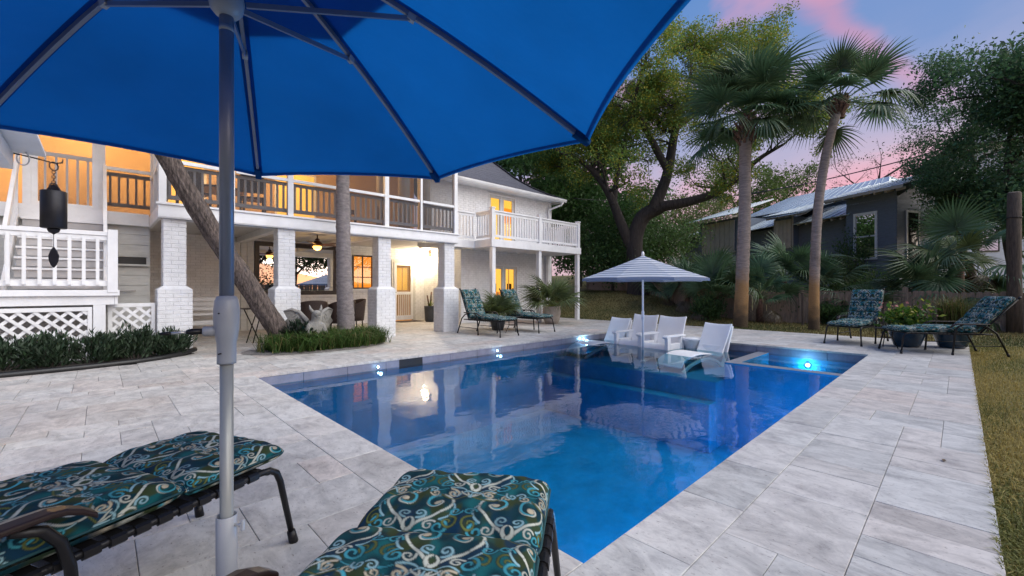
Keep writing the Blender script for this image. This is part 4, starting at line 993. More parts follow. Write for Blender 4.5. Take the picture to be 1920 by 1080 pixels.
PLATHE([(.0232,1.985),(.0232,2.0)], 28, (ux,uy,-.06)).build('stop_ring', M['plastic_grey'], U, True)
PLATHE([(.022,.40),(.0212,.42),(.0212,.93)], 28, (ux,uy,0)).build('lower_pole', M['pole_grey'], U, True)
PLATHE([(.022,.922),(.0295,.922),(.0298,.928),(.0300,.985),(.0335,.995),(.0375,1.02),(.0405,1.055),(.0400,1.085),(.0365,1.112),(.0305,1.124),(.0225,1.127)], 32, (ux,uy,0)).build('crank_housing', M['plastic_grey'], U, True)
h = Vector((ux,uy,1.022)); w_ = -LAT*.85 - FWD*.52; w_.normalize()
MB().tube([h + w_*.024, h + w_*.056, h + w_*.060], [.015,.014,.011], 16).build('crank_boss', M['plastic_grey'], U, True)
MB().tube([h + w_*.055, h + w_*.085, h + w_*.098], [.008,.010,.006], 10).build('crank_collar', M['black_metal'], U, True)
MB().tube([h + w_*.09, h + w_*.135 - UPV*.002], .004, 8).build('crank_arm', M['chrome'], U, True)
MB().tube([h + w_*.13 - UPV*.002, h + w_*.138 - UPV*.002, h+w_*.158 - UPV*.003], [.003,.0055,.004], 10).build('crank_knob', M['black_metal'], U, True)
for z in (1.075, .955):
    MB().tube([h + Vector((0,0,z-1.022)) - FWD*.024, h + Vector((0,0,z-1.022)) - FWD*.0365], .0022, 8).build('screw', M['black_metal'], U, True)
PLATHE([(.033,.02),(.033,.462),(.0318,.464),(.0300,.462),(.0300,.30)], 32, (ux,uy,0)).build('base_stem', M['stem'], U, True)
PLATHE([(0,.0),(.25,0),(.255,.02),(.24,.045),(.10,.07),(.045,.10),(.034,.10)], 36, (ux,uy,0)).build('base_plate', M['stem'], U, True)
k = Vector((ux,uy,.435)); dr = (LAT*.9 + FWD*-.1).normalized()
MB().tube([k + dr*.026, k + dr*.050], .0045, 8).build('clamp_bolt', M['chrome'], U, True)
MB().beam(k + dr*.048, k + dr*.057, .012, .034).build('clamp_wing', M['stem'], U, bevel=.004)

# ------------------------------------------------------------------ printed scroll cloth
TW, TL = 300, 470                    # pattern repeat in mm
def spiral_pts(cx, cy, r0, r1, a0, turns, sg=1, n=190):
    t = np.linspace(0, 1, n); r = r0 + (r1-r0)*t**.8; a = a0 + sg*turns*2*math.pi*t
    return np.stack([cx + r*np.cos(a), cy + r*np.sin(a)], 1)
def bez(p0, p1, p2, p3, n=90):
    t = np.linspace(0,1,n)[:,None]; p0,p1,p2,p3 = map(np.array, (p0,p1,p2,p3))
    return (1-t)**3*p0 + 3*(1-t)**2*t*p1 + 3*(1-t)*t*t*p2 + t**3*p3
def make_cloth():
    rs = np.random.default_rng(3)
    yy, xx = np.mgrid[0:TL, 0:TW]
    def pn(fx, fy, ph): return np.sin(2*np.pi*(fx*xx/TW + fy*yy/TL) + ph)
    n1 = sum(pn(a, b, rs.uniform(0,6.3))*w for a, b, w in ((2,1,.9),(1,-2,1.),(3,2,.6),(-2,3,.6),(4,-1,.4),(1,5,.4),(5,3,.3)))/2.2
    n2 = sum(pn(a, b, rs.uniform(0,6.3))*w for a, b, w in ((1,2,1.),(-2,2,.8),(3,-3,.6),(4,3,.5),(5,-2,.3)))/1.8
    deep = np.array([.003,.026,.036]); teal = np.array([.006,.080,.088]); olive = np.array([.032,.042,.012]); navy = np.array([.004,.026,.060])
    img = np.tile(deep, (TL,TW,1)).astype(np.float64)
    def mixin(col, w): 
        nonlocal img
        w = np.clip(w,0,1)[...,None]; img = img*(1-w) + col*w
    mixin(teal, np.clip(n1*1.4,0,1)); mixin(olive, np.clip((n2-.12)*1.7,0,.85)); mixin(navy, np.clip((-n1-.3)*1.6,0,.8))
    cols = {'cream': np.array([.38,.39,.33]), 'ice': np.array([.19,.32,.35]), 'aqua': np.array([.04,.22,.27]), 'tan': np.array([.36,.31,.22]), 'ol': np.array([.10,.11,.03])}
    def stroke0(pts, w0, w1, col, outline=True):
        pts = np.asarray(pts); n = len(pts); ws = np.linspace(w0, w1, n)
        cov = np.zeros((TL,TW)); out = np.zeros((TL,TW))
        for (px, py), w in zip(pts, ws):
            x0, y0 = int(math.floor(px)), int(math.floor(py)); m = int(w+5)
            gx_, gy2 = np.meshgrid(np.arange(x0-m, x0+m+1), np.arange(y0-m, y0+m+1))
            d = np.hypot(gx_-px, gy2-py); v = np.clip(w+.6-d, 0, 1); vo = np.clip(w+2.6-d, 0, 1)
            ix, iy = gx_ % TW, gy2 % TL
            cov[iy, ix] = np.maximum(cov[iy, ix], v); out[iy, ix] = np.maximum(out[iy, ix], vo)
        if outline: mixin(np.array([.002,.008,.014]), out*.75)
        tone = 1 + .25*n2[...,None]; 
        nonlocal img
        w = cov[...,None]; img = img*(1-w) + cols[col]*tone*w
    for ox, oy in ((0,0),(TW/2,TL/2)):
        cx, cy = 0., 0.
        K_ = 1.52; bx0, by0 = ox+75, oy+150
        def stroke(pts, w0, w1, col): stroke0([(bx0+p[0]*K_, by0+p[1]*K_) for p in pts], w0*1.5, w1*1.5, col)
        for s in (-1, 1):                     # heart of two big scrolls
            sp = spiral_pts(cx+s*36, cy+28, 40, 6, (R(-62) if s > 0 else R(242)), 1.45, s)
            stroke(bez((cx,cy-62),(cx+s*12,cy-48),(cx+s*40,cy-24),tuple(sp[0])), 3.2, 3.0, 'cream'); stroke(sp, 3.0, 2.2, 'cream')
            stroke(spiral_pts(cx+s*36, cy+28, 31, 9, R(90), .62, s), 3.2, 1.2, 'aqua')
            stroke([(cx+s*36+3*math.cos(a), cy+28+3*math.sin(a)) for a in np.linspace(0,6.3,12)], 4.5, 4.5, 'tan')
            q = spiral_pts(cx+s*15, cy-20, 15, 3, (R(-100) if s > 0 else R(280)), 1.25, s); stroke(q, 2.6, 1.8, 'ice')
            q = spiral_pts(cx+s*62, cy-52, 20, 4, (R(100) if s > 0 else R(80)), 1.3, -s); stroke(q, 3.0, 2.0, 'aqua'); stroke(bez((cx+s*58,cy-32),(cx+s*80,cy-20),(cx+s*84,cy+10),(cx+s*72,cy+24)), 2.4, 1.6, 'ice')
            q = spiral_pts(cx+s*40, cy-88, 16, 3, (R(60) if s > 0 else R(120)), 1.35, s); stroke(q, 2.6, 1.8, 'tan')
            stroke(bez((cx,cy-74),(cx+s*16,cy-66),(cx+s*22,cy-84),(cx+s*30,cy-96)), 2.8, 1.6, 'ice')
            stroke(bez((cx+s*4,cy-100),(cx+s*30,cy-112),(cx+s*40,cy-118),(cx+s*64,cy-96)), 1.8, 1.4, 'ol')
            stroke(bez((cx+s*8,cy+64),(cx+s*20,cy+78),(cx+s*34,cy+70),(cx+s*44,cy+80)), 2.2, 1.2, 'aqua')
            stroke(bez((cx+s*2,cy-62),(cx+s*12,cy-54),(cx+s*12,cy-40),(cx+s*2,cy-34)), 5.0, 1.5, 'cream')
            stroke(bez((cx+s*62,cy+62),(cx+s*56,cy+74),(cx+s*66,cy+82),(cx+s*74,cy+74)), 3.4, 2.0, 'ice')
        for s in (-1, 1):
            stroke(spiral_pts(s*22, 118, 20, 3, R(90), 1.3, s), 2.4, 1.4, 'ol'); stroke(spiral_pts(s*84, -2, 15, 3, R(0), 1.2, -s), 2.2, 1.4, 'aqua'); stroke(spiral_pts(s*20, 62, 11, 2, R(200), 1.2, s), 1.8, 1.2, 'tan')
            stroke(bez((s*48,84),(s*70,104),(s*90,84),(s*96,60)), 2.4, 1.2, 'ice'); stroke(spiral_pts(s*58, 108, 14, 3, R(30), 1.25, -s), 2.2, 1.4, 'cream'); stroke(spiral_pts(s*88, -80, 13, 2, R(150), 1.2, s), 2.0, 1.2, 'ice')
        for a in (-50,-20,20,50,0): stroke(bez((cx,cy-104),(cx+a*.1,cy-92),(cx+a*.4,cy-86),(cx+a*.5,cy-80+abs(a)*.1)), 3.6, 1.2, 'cream' if a else 'ice')
    for _ in range(2): img = (img*2 + np.roll(img,1,0) + np.roll(img,-1,0) + np.roll(img,1,1) + np.roll(img,-1,1))/6
    return img*1.08
CLOTH = make_cloth()
def cloth_col(x, y):
    ix = np.mod(np.round(np.asarray(x)*1000).astype(int), TW); iy = np.mod(np.round(np.asarray(y)*1000).astype(int), TL)
    return CLOTH[iy, ix]
def cushion_mesh(name, L_, Wd, th, px0, res=.004, tuft=()):
    """puffy pad from x=0..L_, y=-W/2..W/2, bottom at z=0"""
    nx_, ny_ = int(L_/res), int(Wd/res)
    u = np.sin(np.linspace(-1,1,nx_+1)*math.pi/2); v = np.sin(np.linspace(-1,1,ny_+1)*math.pi/2); Ug, Vg = np.meshgrid(u, v, indexing='ij')
    e = np.clip((1-np.abs(Ug)**9),0,1)**.40 * np.clip((1-np.abs(Vg)**13),0,1)**.40
    x = (Ug+1)/2*L_; y = Vg*Wd/2
    wob = .0035*np.sin(x*23+1)*np.sin(y*19) + .0025*np.sin(x*51+y*37) + .0018*np.sin(x*15-y*95)
    dome = 1 - .20*np.abs(Ug)**2.8 - .06*np.abs(Vg)**2.6
    for tx in tuft: dome = dome - .30*np.exp(-((x-tx)/.035)**2)
    zt = th*.36 + (th*.64*dome + wob)*e; zb = th*.36*(1-e)
    X = np.stack([x, y*(1-.02*np.abs(Ug)**6), zt], -1).reshape(-1,3); Xb = np.stack([x, y*(1-.02*np.abs(Ug)**6), zb], -1)[::6, ::6].reshape(-1,3)
    idx = np.arange((nx_+1)*(ny_+1)).reshape(nx_+1, ny_+1)
    F = np.stack([idx[:-1,:-1], idx[1:,:-1], idx[1:,1:], idx[:-1,1:]], -1).reshape(-1,4)
    # underside, coarse, plus a welt round the rim
    nb1, nb2 = len(range(0,nx_+1,6)), len(range(0,ny_+1,6)); ib = np.arange(nb1*nb2).reshape(nb1,nb2) + len(X)
    Fb = np.stack([ib[:-1,:-1], ib[:-1,1:], ib[1:,1:], ib[1:,:-1]], -1).reshape(-1,4)
    V = np.vstack([X, Xb]); Fq = np.vstack([F, Fb])
    dz = np.clip(th*.92-X[:,2],0,1); lat_ = X[:,1] + np.sign(X[:,1])*dz*np.clip((np.abs(X[:,1])/(Wd/2)-.86)/.14,0,1); uu = X[:,0]/L_*2-1; lon = X[:,0] + np.sign(uu)*dz*np.clip((np.abs(uu)-.9)/.1,0,1)
    col = np.vstack([cloth_col(lat_+.19, -lon-px0), cloth_col(Xb[:,1]+.19, -Xb[:,0]-px0)])
    # the flank carries on the print
    return fast_mesh(name, V, Fq, M['cushion'], True, col=col)
M['piping'] = mat('teal_piping', (.006,.05,.06), .8)
def piping_mesh(L_, Wd, th):
    mb = MB(); a, b, r_ = L_, Wd/2, .03; pts = []
    for cx, cy, a0 in ((a-r_,b-r_,0),(r_,b-r_,90),(r_,-b+r_,180),(a-r_,-b+r_,270)):
        for k in range(4): an = R(a0+30*k); pts.append((cx+r_*math.cos(an)*1.0, cy+r_*math.sin(an), th*.36+.002*math.sin(cx*40+cy*31+k)))
    pts.append(pts[0]); mb.tube(pts, .0048, 6, cap=False); return fast_mesh('piping', mb.v, mb.f, M['piping'], True)
PIPE = {'foot_cushion': piping_mesh(.42,.56,.088), 'seat_cushion': piping_mesh(.74,.56,.112), 'back_cushion': piping_mesh(.265,.56,.105)}
CM_FOOT = cushion_mesh('foot_cushion', .42, .56, .088, .0, .0026)
CM_SEAT = cushion_mesh('seat_cushion', .74, .56, .112, .45, .0026)
CM_BACK = [cushion_mesh('back_cushion', .265, .56, .105, 1.25 + .28*k, .006) for k in range(3)]
_ch = {}
def chaise(loc, rz, label, back_deg, group):
    """lounger: foot at local x=0, head toward +x"""
    e = tag(empty('chaise_lounge', loc, rz), label, 'chaise lounge', group)
    K = ('s',)
    last = [None]
    def P(name, fn, m_='black_metal', sm=True, key=None):
        kk = key or (name, back_deg)
        if kk not in _ch:
            mb = MB(); fn(mb); _ch[kk] = fast_mesh(name, mb.v, mb.f, M[m_], sm)
        o_ = add(name, _ch[kk], last[0] if name == 'foot_cap' else e, True)
        if name == 'leg': last[0] = o_
        return o_
    for s in (-1, 1):
        yw = .285*s
        P('side_rail', lambda b: b.tube([(.075,yw,.352),(.10,yw,.362),(1.16,yw,.362),(1.30,yw,.36)], .014, 8), key=('rail', s))
        P('leg', lambda b: b.tube([(.12,yw,.362),(.07,yw,.358),(.035,yw,.335),(.018,yw*1.01,.29),(-.03,yw*1.10,.0)], [.014,.0145,.0145,.014,.012], 8), key=('fleg', s))
        P('foot_cap', lambda b: b.tube([(-.020,yw*1.085,.055),(-.031,yw*1.102,.0)], [.0175,.020], 10), key=('fcap', s))
        P('leg', lambda b: b.tube([(.86,yw*1.12,.515),(.80,yw*1.14,.49),(.765,yw*1.15,.44),(.745,yw*1.15,.36),(.715,yw*1.15,.0)], .015, 8), key=('mleg', s))
        P('foot_cap', lambda b: b.tube([(.719,yw*1.15,.05),(.714,yw*1.15,.0)], [.018,.020], 10), key=('mcap', s))
        P('leg', lambda b: b.tube([(1.06,yw*1.12,.515),(1.20,yw*1.15,.49),(1.33,yw*1.15,.38),(1.50,yw*1.15,.0)], .015, 8), key=('bleg', s))
        P('foot_cap', lambda b: b.tube([(1.477,yw*1.15,.05),(1.50,yw*1.15,.0)], [.018,.020], 10), key=('bcap', s))
        P('stretcher', lambda b: b.tube([(.725,yw*1.15,.16),(1.42,yw*1.15,.17)], .008, 6), key=('str', s))
        def arm(b):
            n = 17; xs = np.linspace(.69, 1.24, n)
            for i in range(n-1):
                za, zb_ = .535-.05*max(0,(.80-xs[i])/.11)**2, .535-.05*max(0,(.80-xs[i+1])/.11)**2
                wa, wb_ = .024+.010*math.sin(.35+i/16*2.6), .024+.010*math.sin(.35+(i+1)/16*2.6)
                y0 = yw*1.13
                b._q([(xs[i],y0-wa,za-.012),(xs[i],y0+wa,za-.012),(xs[i],y0+wa,za+.006),(xs[i],y0,za+.012),(xs[i],y0-wa,za+.006),(xs[i+1],y0-wb_,zb_-.012),(xs[i+1],y0+wb_,zb_-.012),(xs[i+1],y0+wb_,zb_+.006),(xs[i+1],y0,zb_+.012),(xs[i+1],y0-wb_,zb_+.006)],
                     [(0,1,6,5),(1,2,7,6),(2,3,8,7),(3,4,9,8),(4,0,5,9)] + ([(4,3,2,1,0)] if i == 0 else []) + ([(5,6,7,8,9)] if i == n-2 else []))
        o_ = P('armrest', arm, 'arm', False, key=('arm', s)); bv = o_.modifiers.new('b','BEVEL'); bv.width = .006; bv.segments = 3; bv.limit_method = 'ANGLE'; bv.angle_limit = R(25)
    P('crossbar', lambda b: b.tube([(.10,-.285,.36),(.10,.285,.36)], .012, 8), key=('cb',)); P('crossbar', lambda b: b.tube([(1.14,-.285,.362),(1.14,.285,.362)], .012, 8), key=('cb2',))
    key = ('strap',)
    if key not in _ch:
        mb = MB()
        sec = [(-.305,.352),(-.303,.372),(-.292,.3785),(0,.373),(.292,.3785),(.303,.372),(.305,.352),(.292,.343),(.28,.350),(-.28,.350),(-.292,.343)]
        n = len(sec)
        for xx_ in (-.021,.021):
            for y_, z_ in sec: mb.v.append((xx_, y_, z_))
        mb.f = [(i,(i+1)%n,n+(i+1)%n,n+i) for i in range(n)] + [tuple(reversed(range(n))), tuple(range(n,2*n))]
        _ch[key] = fast_mesh('strap', mb.v, mb.f, M['black_metal'])
    for k in range(15): add('strap', _ch[key], e, True, loc=(.155+k*.066, 0, 0))
    for cm_, cl_ in ((CM_FOOT,(-.015,0,.378)), (CM_SEAT,(.405,0,.378))): co = add('cushion', cm_, e, True, loc=cl_); add('piping', PIPE[cm_.name.split('.')[0]], co, True)
    # reclining back
    a = R(back_deg); hx, hz = 1.145, .372; ca, sa = math.cos(a), math.sin(a)
    def bp(d, y, off=0): return (hx + ca*d - sa*off, y, hz + sa*d + ca*off)
    for s in (-1, 1):
        P('back_post', lambda b: b.tube([bp(0,.262*s), bp(.80,.262*s)], .013, 8), key=('bp', s, back_deg)); P('finial', lambda b: b.tube([bp(.79,.262*s), bp(.815,.262*s), bp(.835,.262*s), bp(.85,.262*s)], [.013,.021,.018,.004], 10), key=('fin', s, back_deg))
    P('back_crossbar', lambda b: b.tube([bp(.78,-.262), bp(.78,.262)], .012, 8), key=('bcb', back_deg)); P('back_crossbar', lambda b: b.tube([bp(.40,-.262), bp(.40,.262)], .010, 8), key=('bcb2', back_deg))
    for k in range(3):
        co = add('cushion', CM_BACK[k], e, True, loc=bp(-.01+.262*k, 0, .012), rot=(0, -a, 0)); add('piping', PIPE['back_cushion'], co, True)
    return e
gN = 'chaise lounges with scroll cushions'
def face(foot, head): 
    d = Vector(head) - Vector(foot); return math.atan2(d.y, d.x)
def ch(foot, dirv, label, deg): return chaise((foot[0], foot[1], 0), math.atan2(dirv[1], dirv[0]), label, deg, gN)
ch((.47, 2.36), (-.90,-.43), 'teal scroll chaise lounge at the lower left, behind the umbrella pole', 22)
ch((1.03, 1.27), (-.80,-.60), 'teal scroll chaise lounge cut off by the bottom edge, its foot over the pool corner', 20)
ch((6.99, 7.40), (-.05, 1.0), 'teal scroll chaise lounge on the house terrace beside the right brick column', 66)
ch((8.32, 7.40), (-.02, 1.0), 'teal scroll chaise lounge on the house terrace nearer the clay palm pot', 66)
ch((10.86, 1.64), (.97,-.16), 'teal scroll chaise lounge at the far pool end, seen from its foot', 66)
ch((10.41, .86), (.55,-.83), 'teal scroll chaise lounge standing half on the grass at the far right', 48)

# small iron side tables between the loungers
def side_table(p, label, r=.2, h=.42):
    e = tag(empty('side_table', p), label, 'side table', 'small iron side tables')
    MB().lathe([(0,h-.015),(r,h-.015),(r+.008,h-.008),(r,h),(0,h)], 24).build('tabletop', M['black_metal'], e, True, local=True)
    for k in range(3):
        a = k*2.1+.4; MB().tube([(r*.55*math.cos(a),r*.55*math.sin(a),h-.01),(r*.5*math.cos(a),r*.5*math.sin(a),.2),(r*.95*math.cos(a),r*.95*math.sin(a),0)], .009, 6).build('leg', M['black_metal'], e, True, local=True)
    MB().ring((0,0,.2), r*.5, .007).build('ring', M['black_metal'], e, True, local=True)
side_table((7.66,7.95,0), 'small dark iron side table between the two house loungers')
side_table((10.95,.98,0), 'small dark iron side table between the two far loungers', .18, .38)

# ------------------------------------------------------------------ white resin furniture on the shallow ledge
LZ0 = -.43
def extrude_profile(mb, prof, y0, y1, th):
    """closed ribbon of thickness th along an (x,z) polyline, between y0 and y1"""
    n = len(prof); P_ = [Vector((p[0],0,p[1])) for p in prof]; up, lo = [], []
    for i in range(n):
        t = (P_[min(i+1,n-1)]-P_[max(i-1,0)]).normalized(); nn = Vector((-t.z,0,t.x))
        up.append(P_[i]+nn*th/2); lo.append(P_[i]-nn*th/2)
    ring = up + lo[::-1]; b0 = len(mb.v); m_ = len(ring)
    for y in (y0, y1): mb.v += [(p.x, y, p.z) for p in ring]
    mb.f += [(b0+i, b0+(i+1)%m_, b0+m_+(i+1)%m_, b0+m_+i) for i in range(m_)]
    for i in range(n-1):
        mb.f.append((b0+i, b0+m_-1-i, b0+m_-2-i, b0+i+1)); mb.f.append((b0+m_+i+1, b0+m_+m_-2-i, b0+m_+m_-1-i, b0+m_+i))
def smooth_pts(ctrl, n=8):
    out = []; c = [Vector((p[0],p[1],0)) for p in ctrl]; c = [c[0]*2-c[1]] + c + [c[-1]*2-c[-2]]
    for i in range(1, len(c)-2):
        for k in range(n):
            t = k/n; p0,p1,p2,p3 = c[i-1:i+3]
            q = .5*((2*p1)+(p2-p0)*t+(2*p0-5*p1+4*p2-p3)*t*t+(3*p1-p0-3*p2+p3)*t**3); out.append((q.x,q.y))
    out.append((c[-2].x,c[-2].y)); return out
def dished(e, ctrl, w0, w1, name='backrest', th=.03, dish=.045, sag=.035):
    pr = smooth_pts(ctrl, 6); n = len(pr); V, F = [], []; m_ = 14
    for i, (x, z) in enumerate(pr):
        w = w0 + (w1-w0)*i/(n-1)
        for k in range(m_+1):
            t = 2*k/m_-1; V.append((x + dish*(1-t*t) , t*w, z - sag*(1-t*t)*(i/(n-1))**3))
    for i in range(n-1):
        for k in range(m_): q = i*(m_+1)+k; F.append((q,q+1,q+m_+2,q+m_+1))
    o = add(name, fast_mesh(name, V, F, M['resin'], True), e, True); mm = o.modifiers.new('t','SOLIDIFY'); mm.thickness = th; b = o.modifiers.new('b','BEVEL'); b.width = .008; b.segments = 2; b.limit_method = 'ANGLE'
    return o
def pool_lounger(p, rz, label):
    e = tag(empty('pool_lounger', p, rz), label, 'pool lounger', 'white loungers standing in the shallow water')
    pr = smooth_pts([(-1.20,.10),(-1.05,.22),(-.70,.300),(-.30,.285),(.02,.21),(.14,.25),(.22,.40)], 6)
    mb = MB(); extrude_profile(mb, pr, -.28, .28, .03); mb.build('shell', M['resin'], e, False, local=True, bevel=.008)
    dished(e, [(.08,.20),(.18,.33),(.31,.56),(.42,.77),(.46,.83)], .28, .305, dish=.04, sag=.03)
    for s in (-1, 1):
        y = s*.272
        pr2 = smooth_pts([(.10,.0),(.20,.12),(.32,.40),(.42,.64),(.48,.80)], 5)
        mb = MB(); extrude_profile(mb, pr2, y-.03, y+.03, .05); mb.build('back_edge', M['resin'], e, False, local=True, bevel=.008)
        pr3 = smooth_pts([(-1.15,.0),(-.85,.13),(-.45,.20),(-.1,.14),(.12,.0)], 5)
        mb = MB(); extrude_profile(mb, pr3, y-.028, y+.028, .05); mb.build('side_runner', M['resin'], e, False, local=True, bevel=.008)
    return e
pool_lounger((8.95, 3.60, LZ0), R(-11), 'white pool lounger standing in the shallow water next to the spa')
pool_lounger((9.0, 5.93, LZ0), R(-7), 'white pool lounger in the shallow water at the house end of the row')
def pool_chair(p, rz, label):
    e = tag(empty('pool_chair', p, rz), label, 'armchair', 'white armchairs in the shallow water')
    pr = smooth_pts([(-.42,.10),(-.36,.30),(-.24,.37),(.0,.32),(.14,.30),(.22,.42),(.36,.78),(.44,1.02)], 6)
    mb = MB(); extrude_profile(mb, pr[:30], -.26, .26, .03); mb.build('shell', M['resin'], e, False, local=True, bevel=.008)
    dished(e, [(.20,.36),(.30,.59),(.38,.83),(.43,.945)], .31, .325)
    for s in (-1, 1):
        y = s*.315
        mb = MB(); mb.box(-.42,-.30,y-.04,y+.04,0,.545).box(.10,.26,y-.04,y+.04,0,.545).box(-.298,.098,y-.038,y+.038,.02,.40); mb.build('side', M['resin'], e, False, local=True, bevel=.01)
        mb = MB(); extrude_profile(mb, smooth_pts([(-.46,.53),(-.40,.565),(0,.56),(.28,.555)], 4), y-.055, y+.055, .035); mb.build('armrest', M['resin'], e, False, local=True, bevel=.008)
    mb = MB(); extrude_profile(mb, smooth_pts([(.24,.0),(.30,.30),(.38,.62)], 4), -.25, .25, .03); mb.build('rear_leg', M['resin'], e, False, local=True, bevel=.006)
    return e
pool_chair((8.95, 4.52, LZ0), R(-4), 'white pool armchair in the shallow water, nearer the spa of the pair')
pool_chair((9.05, 5.22, LZ0), R(-2), 'white pool armchair in the shallow water directly behind the striped umbrella pole')
t = tag(empty('drink_table', (9.3,4.05,LZ0)), 'low round white drinks table between armchair and right pool lounger', 'table')
MB().lathe([(.17,0),(.13,.15),(.13,.3),(.20,.44),(.225,.47),(.225,.50),(0,.50)], 24).build('body', M['resin'], t, True, local=True)

# ------------------------------------------------------------------ striped umbrella in the pool ledge
SU = Vector((8.25, 4.62, LZ0)); su = tag(empty('striped_umbrella', SU), 'white and blue-grey striped umbrella standing in the pool ledge', 'umbrella')
RS, z1_, z0_ = 1.33, 1.335, 1.84
MB().lathe([(.021,.02),(.021,z0_-LZ0-.03)], 16).build('pole', M['resin'], su, True, local=True)
MB().lathe([(.06,0),(.05,.05),(.024,.07)], 16).build('socket', M['resin'], su, True, local=True); MB().lathe([(.021,0),(.030,.01),(.030,.16),(.021,.18)], 14).build('pole_joint', M['resin'], su, True, local=True, loc=(0,0,.92))
MB().lathe([(.03,-.02),(.032,.02),(.022,.07),(0,.085)], 14).build('finial', M['resin'], su, True, local=True, loc=(0,0,z0_-LZ0))
n = 8
for i in range(n):
    V, F, CL = [], [], []; ns, nt = 80, 8
    a0, a1 = R(22.5+45*i-14), R(22.5+45*(i+1)-14)
    for a in range(ns+1):
        s = .02 + .98*a/ns
        for b in range(nt+1):
            t = b/nt; A = Vector((math.cos(a0),math.sin(a0),0)); B_ = Vector((math.cos(a1),math.sin(a1),0)); d = A.lerp(B_, t); bow = 4*t*(1-t)
            z = z0_ + (z1_-z0_)*(s**.92) - LZ0 + .012*bow*s
            if a == ns: z -= .05; s = .995
            p = d*RS*s*(1-.02*bow*s)
            V.append((p.x,p.y,z))
            k = (s*10.0) % 1.0; CL.append((.80,.80,.82) if k < .66 else (.20,.24,.34))
    for a in range(ns):
        for b in range(nt): q = a*(nt+1)+b; F.append((q,q+1,q+nt+2,q+nt+1))
    add('canopy_panel', fast_mesh('canopy_panel', V, F, M['stripe_cloth'], True, col=np.array(CL)), su, True)
    MB().beam((0,0,z0_-LZ0-.04), (math.cos(a0)*RS*.97, math.sin(a0)*RS*.97, z1_-LZ0+.0), .012,.014).build('rib', M['resin'], su, local=True)
    MB().beam((0,0,z0_-LZ0-.42), (math.cos(a0)*RS*.45, math.sin(a0)*RS*.45, z0_-LZ0-.27), .010,.012).build('strut', M['resin'], su, local=True)

# ------------------------------------------------------------------ wicker table and chairs under the porch
def wicker_chair(x, y, rz, label):
    e = tag(empty('wicker_chair', (x,y,0), rz), label, 'chair', 'dark wicker chairs under the porch')
    V, F = [], []; n = 18
    for k in range(n+1):
        a = R(-130) + R(260)*k/n
        top = .86 - .20*(abs(a)/R(130))**2.2
        for z in (.30, .45, .6, top-.03, top):
            r = .27 + .05*((z-.3)/.5); V.append((r*math.cos(a), r*math.sin(a), z))
    for k in range(n):
        for j in range(4): q = k*5+j; F.append((q,q+5,q+6,q+1))
    o = add('shell', fast_mesh('shell', V, F, M['wicker'], True), e, True); mm = o.modifiers.new('t','SOLIDIFY'); mm.thickness = .03
    MB().lathe([(0,.36),(.27,.36),(.28,.40),(.27,.44),(0,.45)], 20).build('seat', M['wicker'], e, True, local=True)
    for a in (40,140,220,320): MB().tube([(.22*math.cos(R(a)),.22*math.sin(R(a)),.40),(.26*math.cos(R(a)),.26*math.sin(R(a)),0)], .016, 6).build('leg', M['black_metal'], e, True, local=True)
wicker_chair(3.62,10.55,R(-100), 'dark wicker chair with its back toward the gargoyle statue'); wicker_chair(3.55,11.35,R(160), 'dark wicker chair on the far side of the porch table')
wicker_chair(4.25,10.45,R(-75), 'dark wicker chair behind the straight grey trunk'); wicker_chair(4.78,11.0,R(5), 'dark wicker chair at the right end of the porch table')
t = tag(empty('porch_table', (4.1,11.1,0)), 'dark wicker dining table under the porch', 'table')
MB().lathe([(0,.69),(.52,.69),(.53,.71),(.52,.73),(0,.73)], 28).build('tabletop', M['wicker'], t, True, local=True); MB().lathe([(.26,0),(.16,.12),(.12,.4),(.2,.69)], 20).build('pedestal', M['wicker'], t, True, local=True)
MB().tube([(1.9,11.8,.72),(2.1,11.6,.0)], .012, 6)
st = tag(empty('folding_stand', (2.35,10.4,0)), 'dark folding stand beside the second column under the porch', 'stand')
for a, b in (((2.2,10.3,0),(2.45,10.5,.7)),((2.45,10.3,0),(2.2,10.5,.7)),((2.3,10.2,0),(2.5,10.35,.7))): MB().tube([a,b], .012, 6).build('leg', M['black_metal'], st, True)
MB().box(2.15,2.52,10.25,10.6,.70,.73).build('top', M['arm'], st, bevel=.004)

# ------------------------------------------------------------------ gargoyle statue among the lilyturf
G = tag(empty('gargoyle_statue', (2.94,8.50,.03), R(-88)), 'weathered stone winged gargoyle statue sitting in the planted island', 'statue')
def skin(name, chains, parent, m_, sub=2):
    vs, es, rd = [], [], []
    for chn in chains:
        prev = chn[0] if isinstance(chn[0], int) else None
        for c_ in (chn[1:] if prev is not None else chn):
            vs.append(c_[:3]); rd.append(c_[3]); k = len(vs)-1
            if prev is not None: es.append((prev, k))
            prev = k
    me = bpy.data.meshes.new(name); me.from_pydata(vs, es, []); me.update()
    o = add(name, me, parent, True); sk = o.modifiers.new('s','SKIN')
    for i, r_ in enumerate(rd): me.skin_vertices[0].data[i].radius = (r_, r_)
    me.skin_vertices[0].data[0].use_root = True
    ss = o.modifiers.new('u','SUBSURF'); ss.levels = sub; ss.render_levels = sub
    me.materials.append(M[m_]); return o
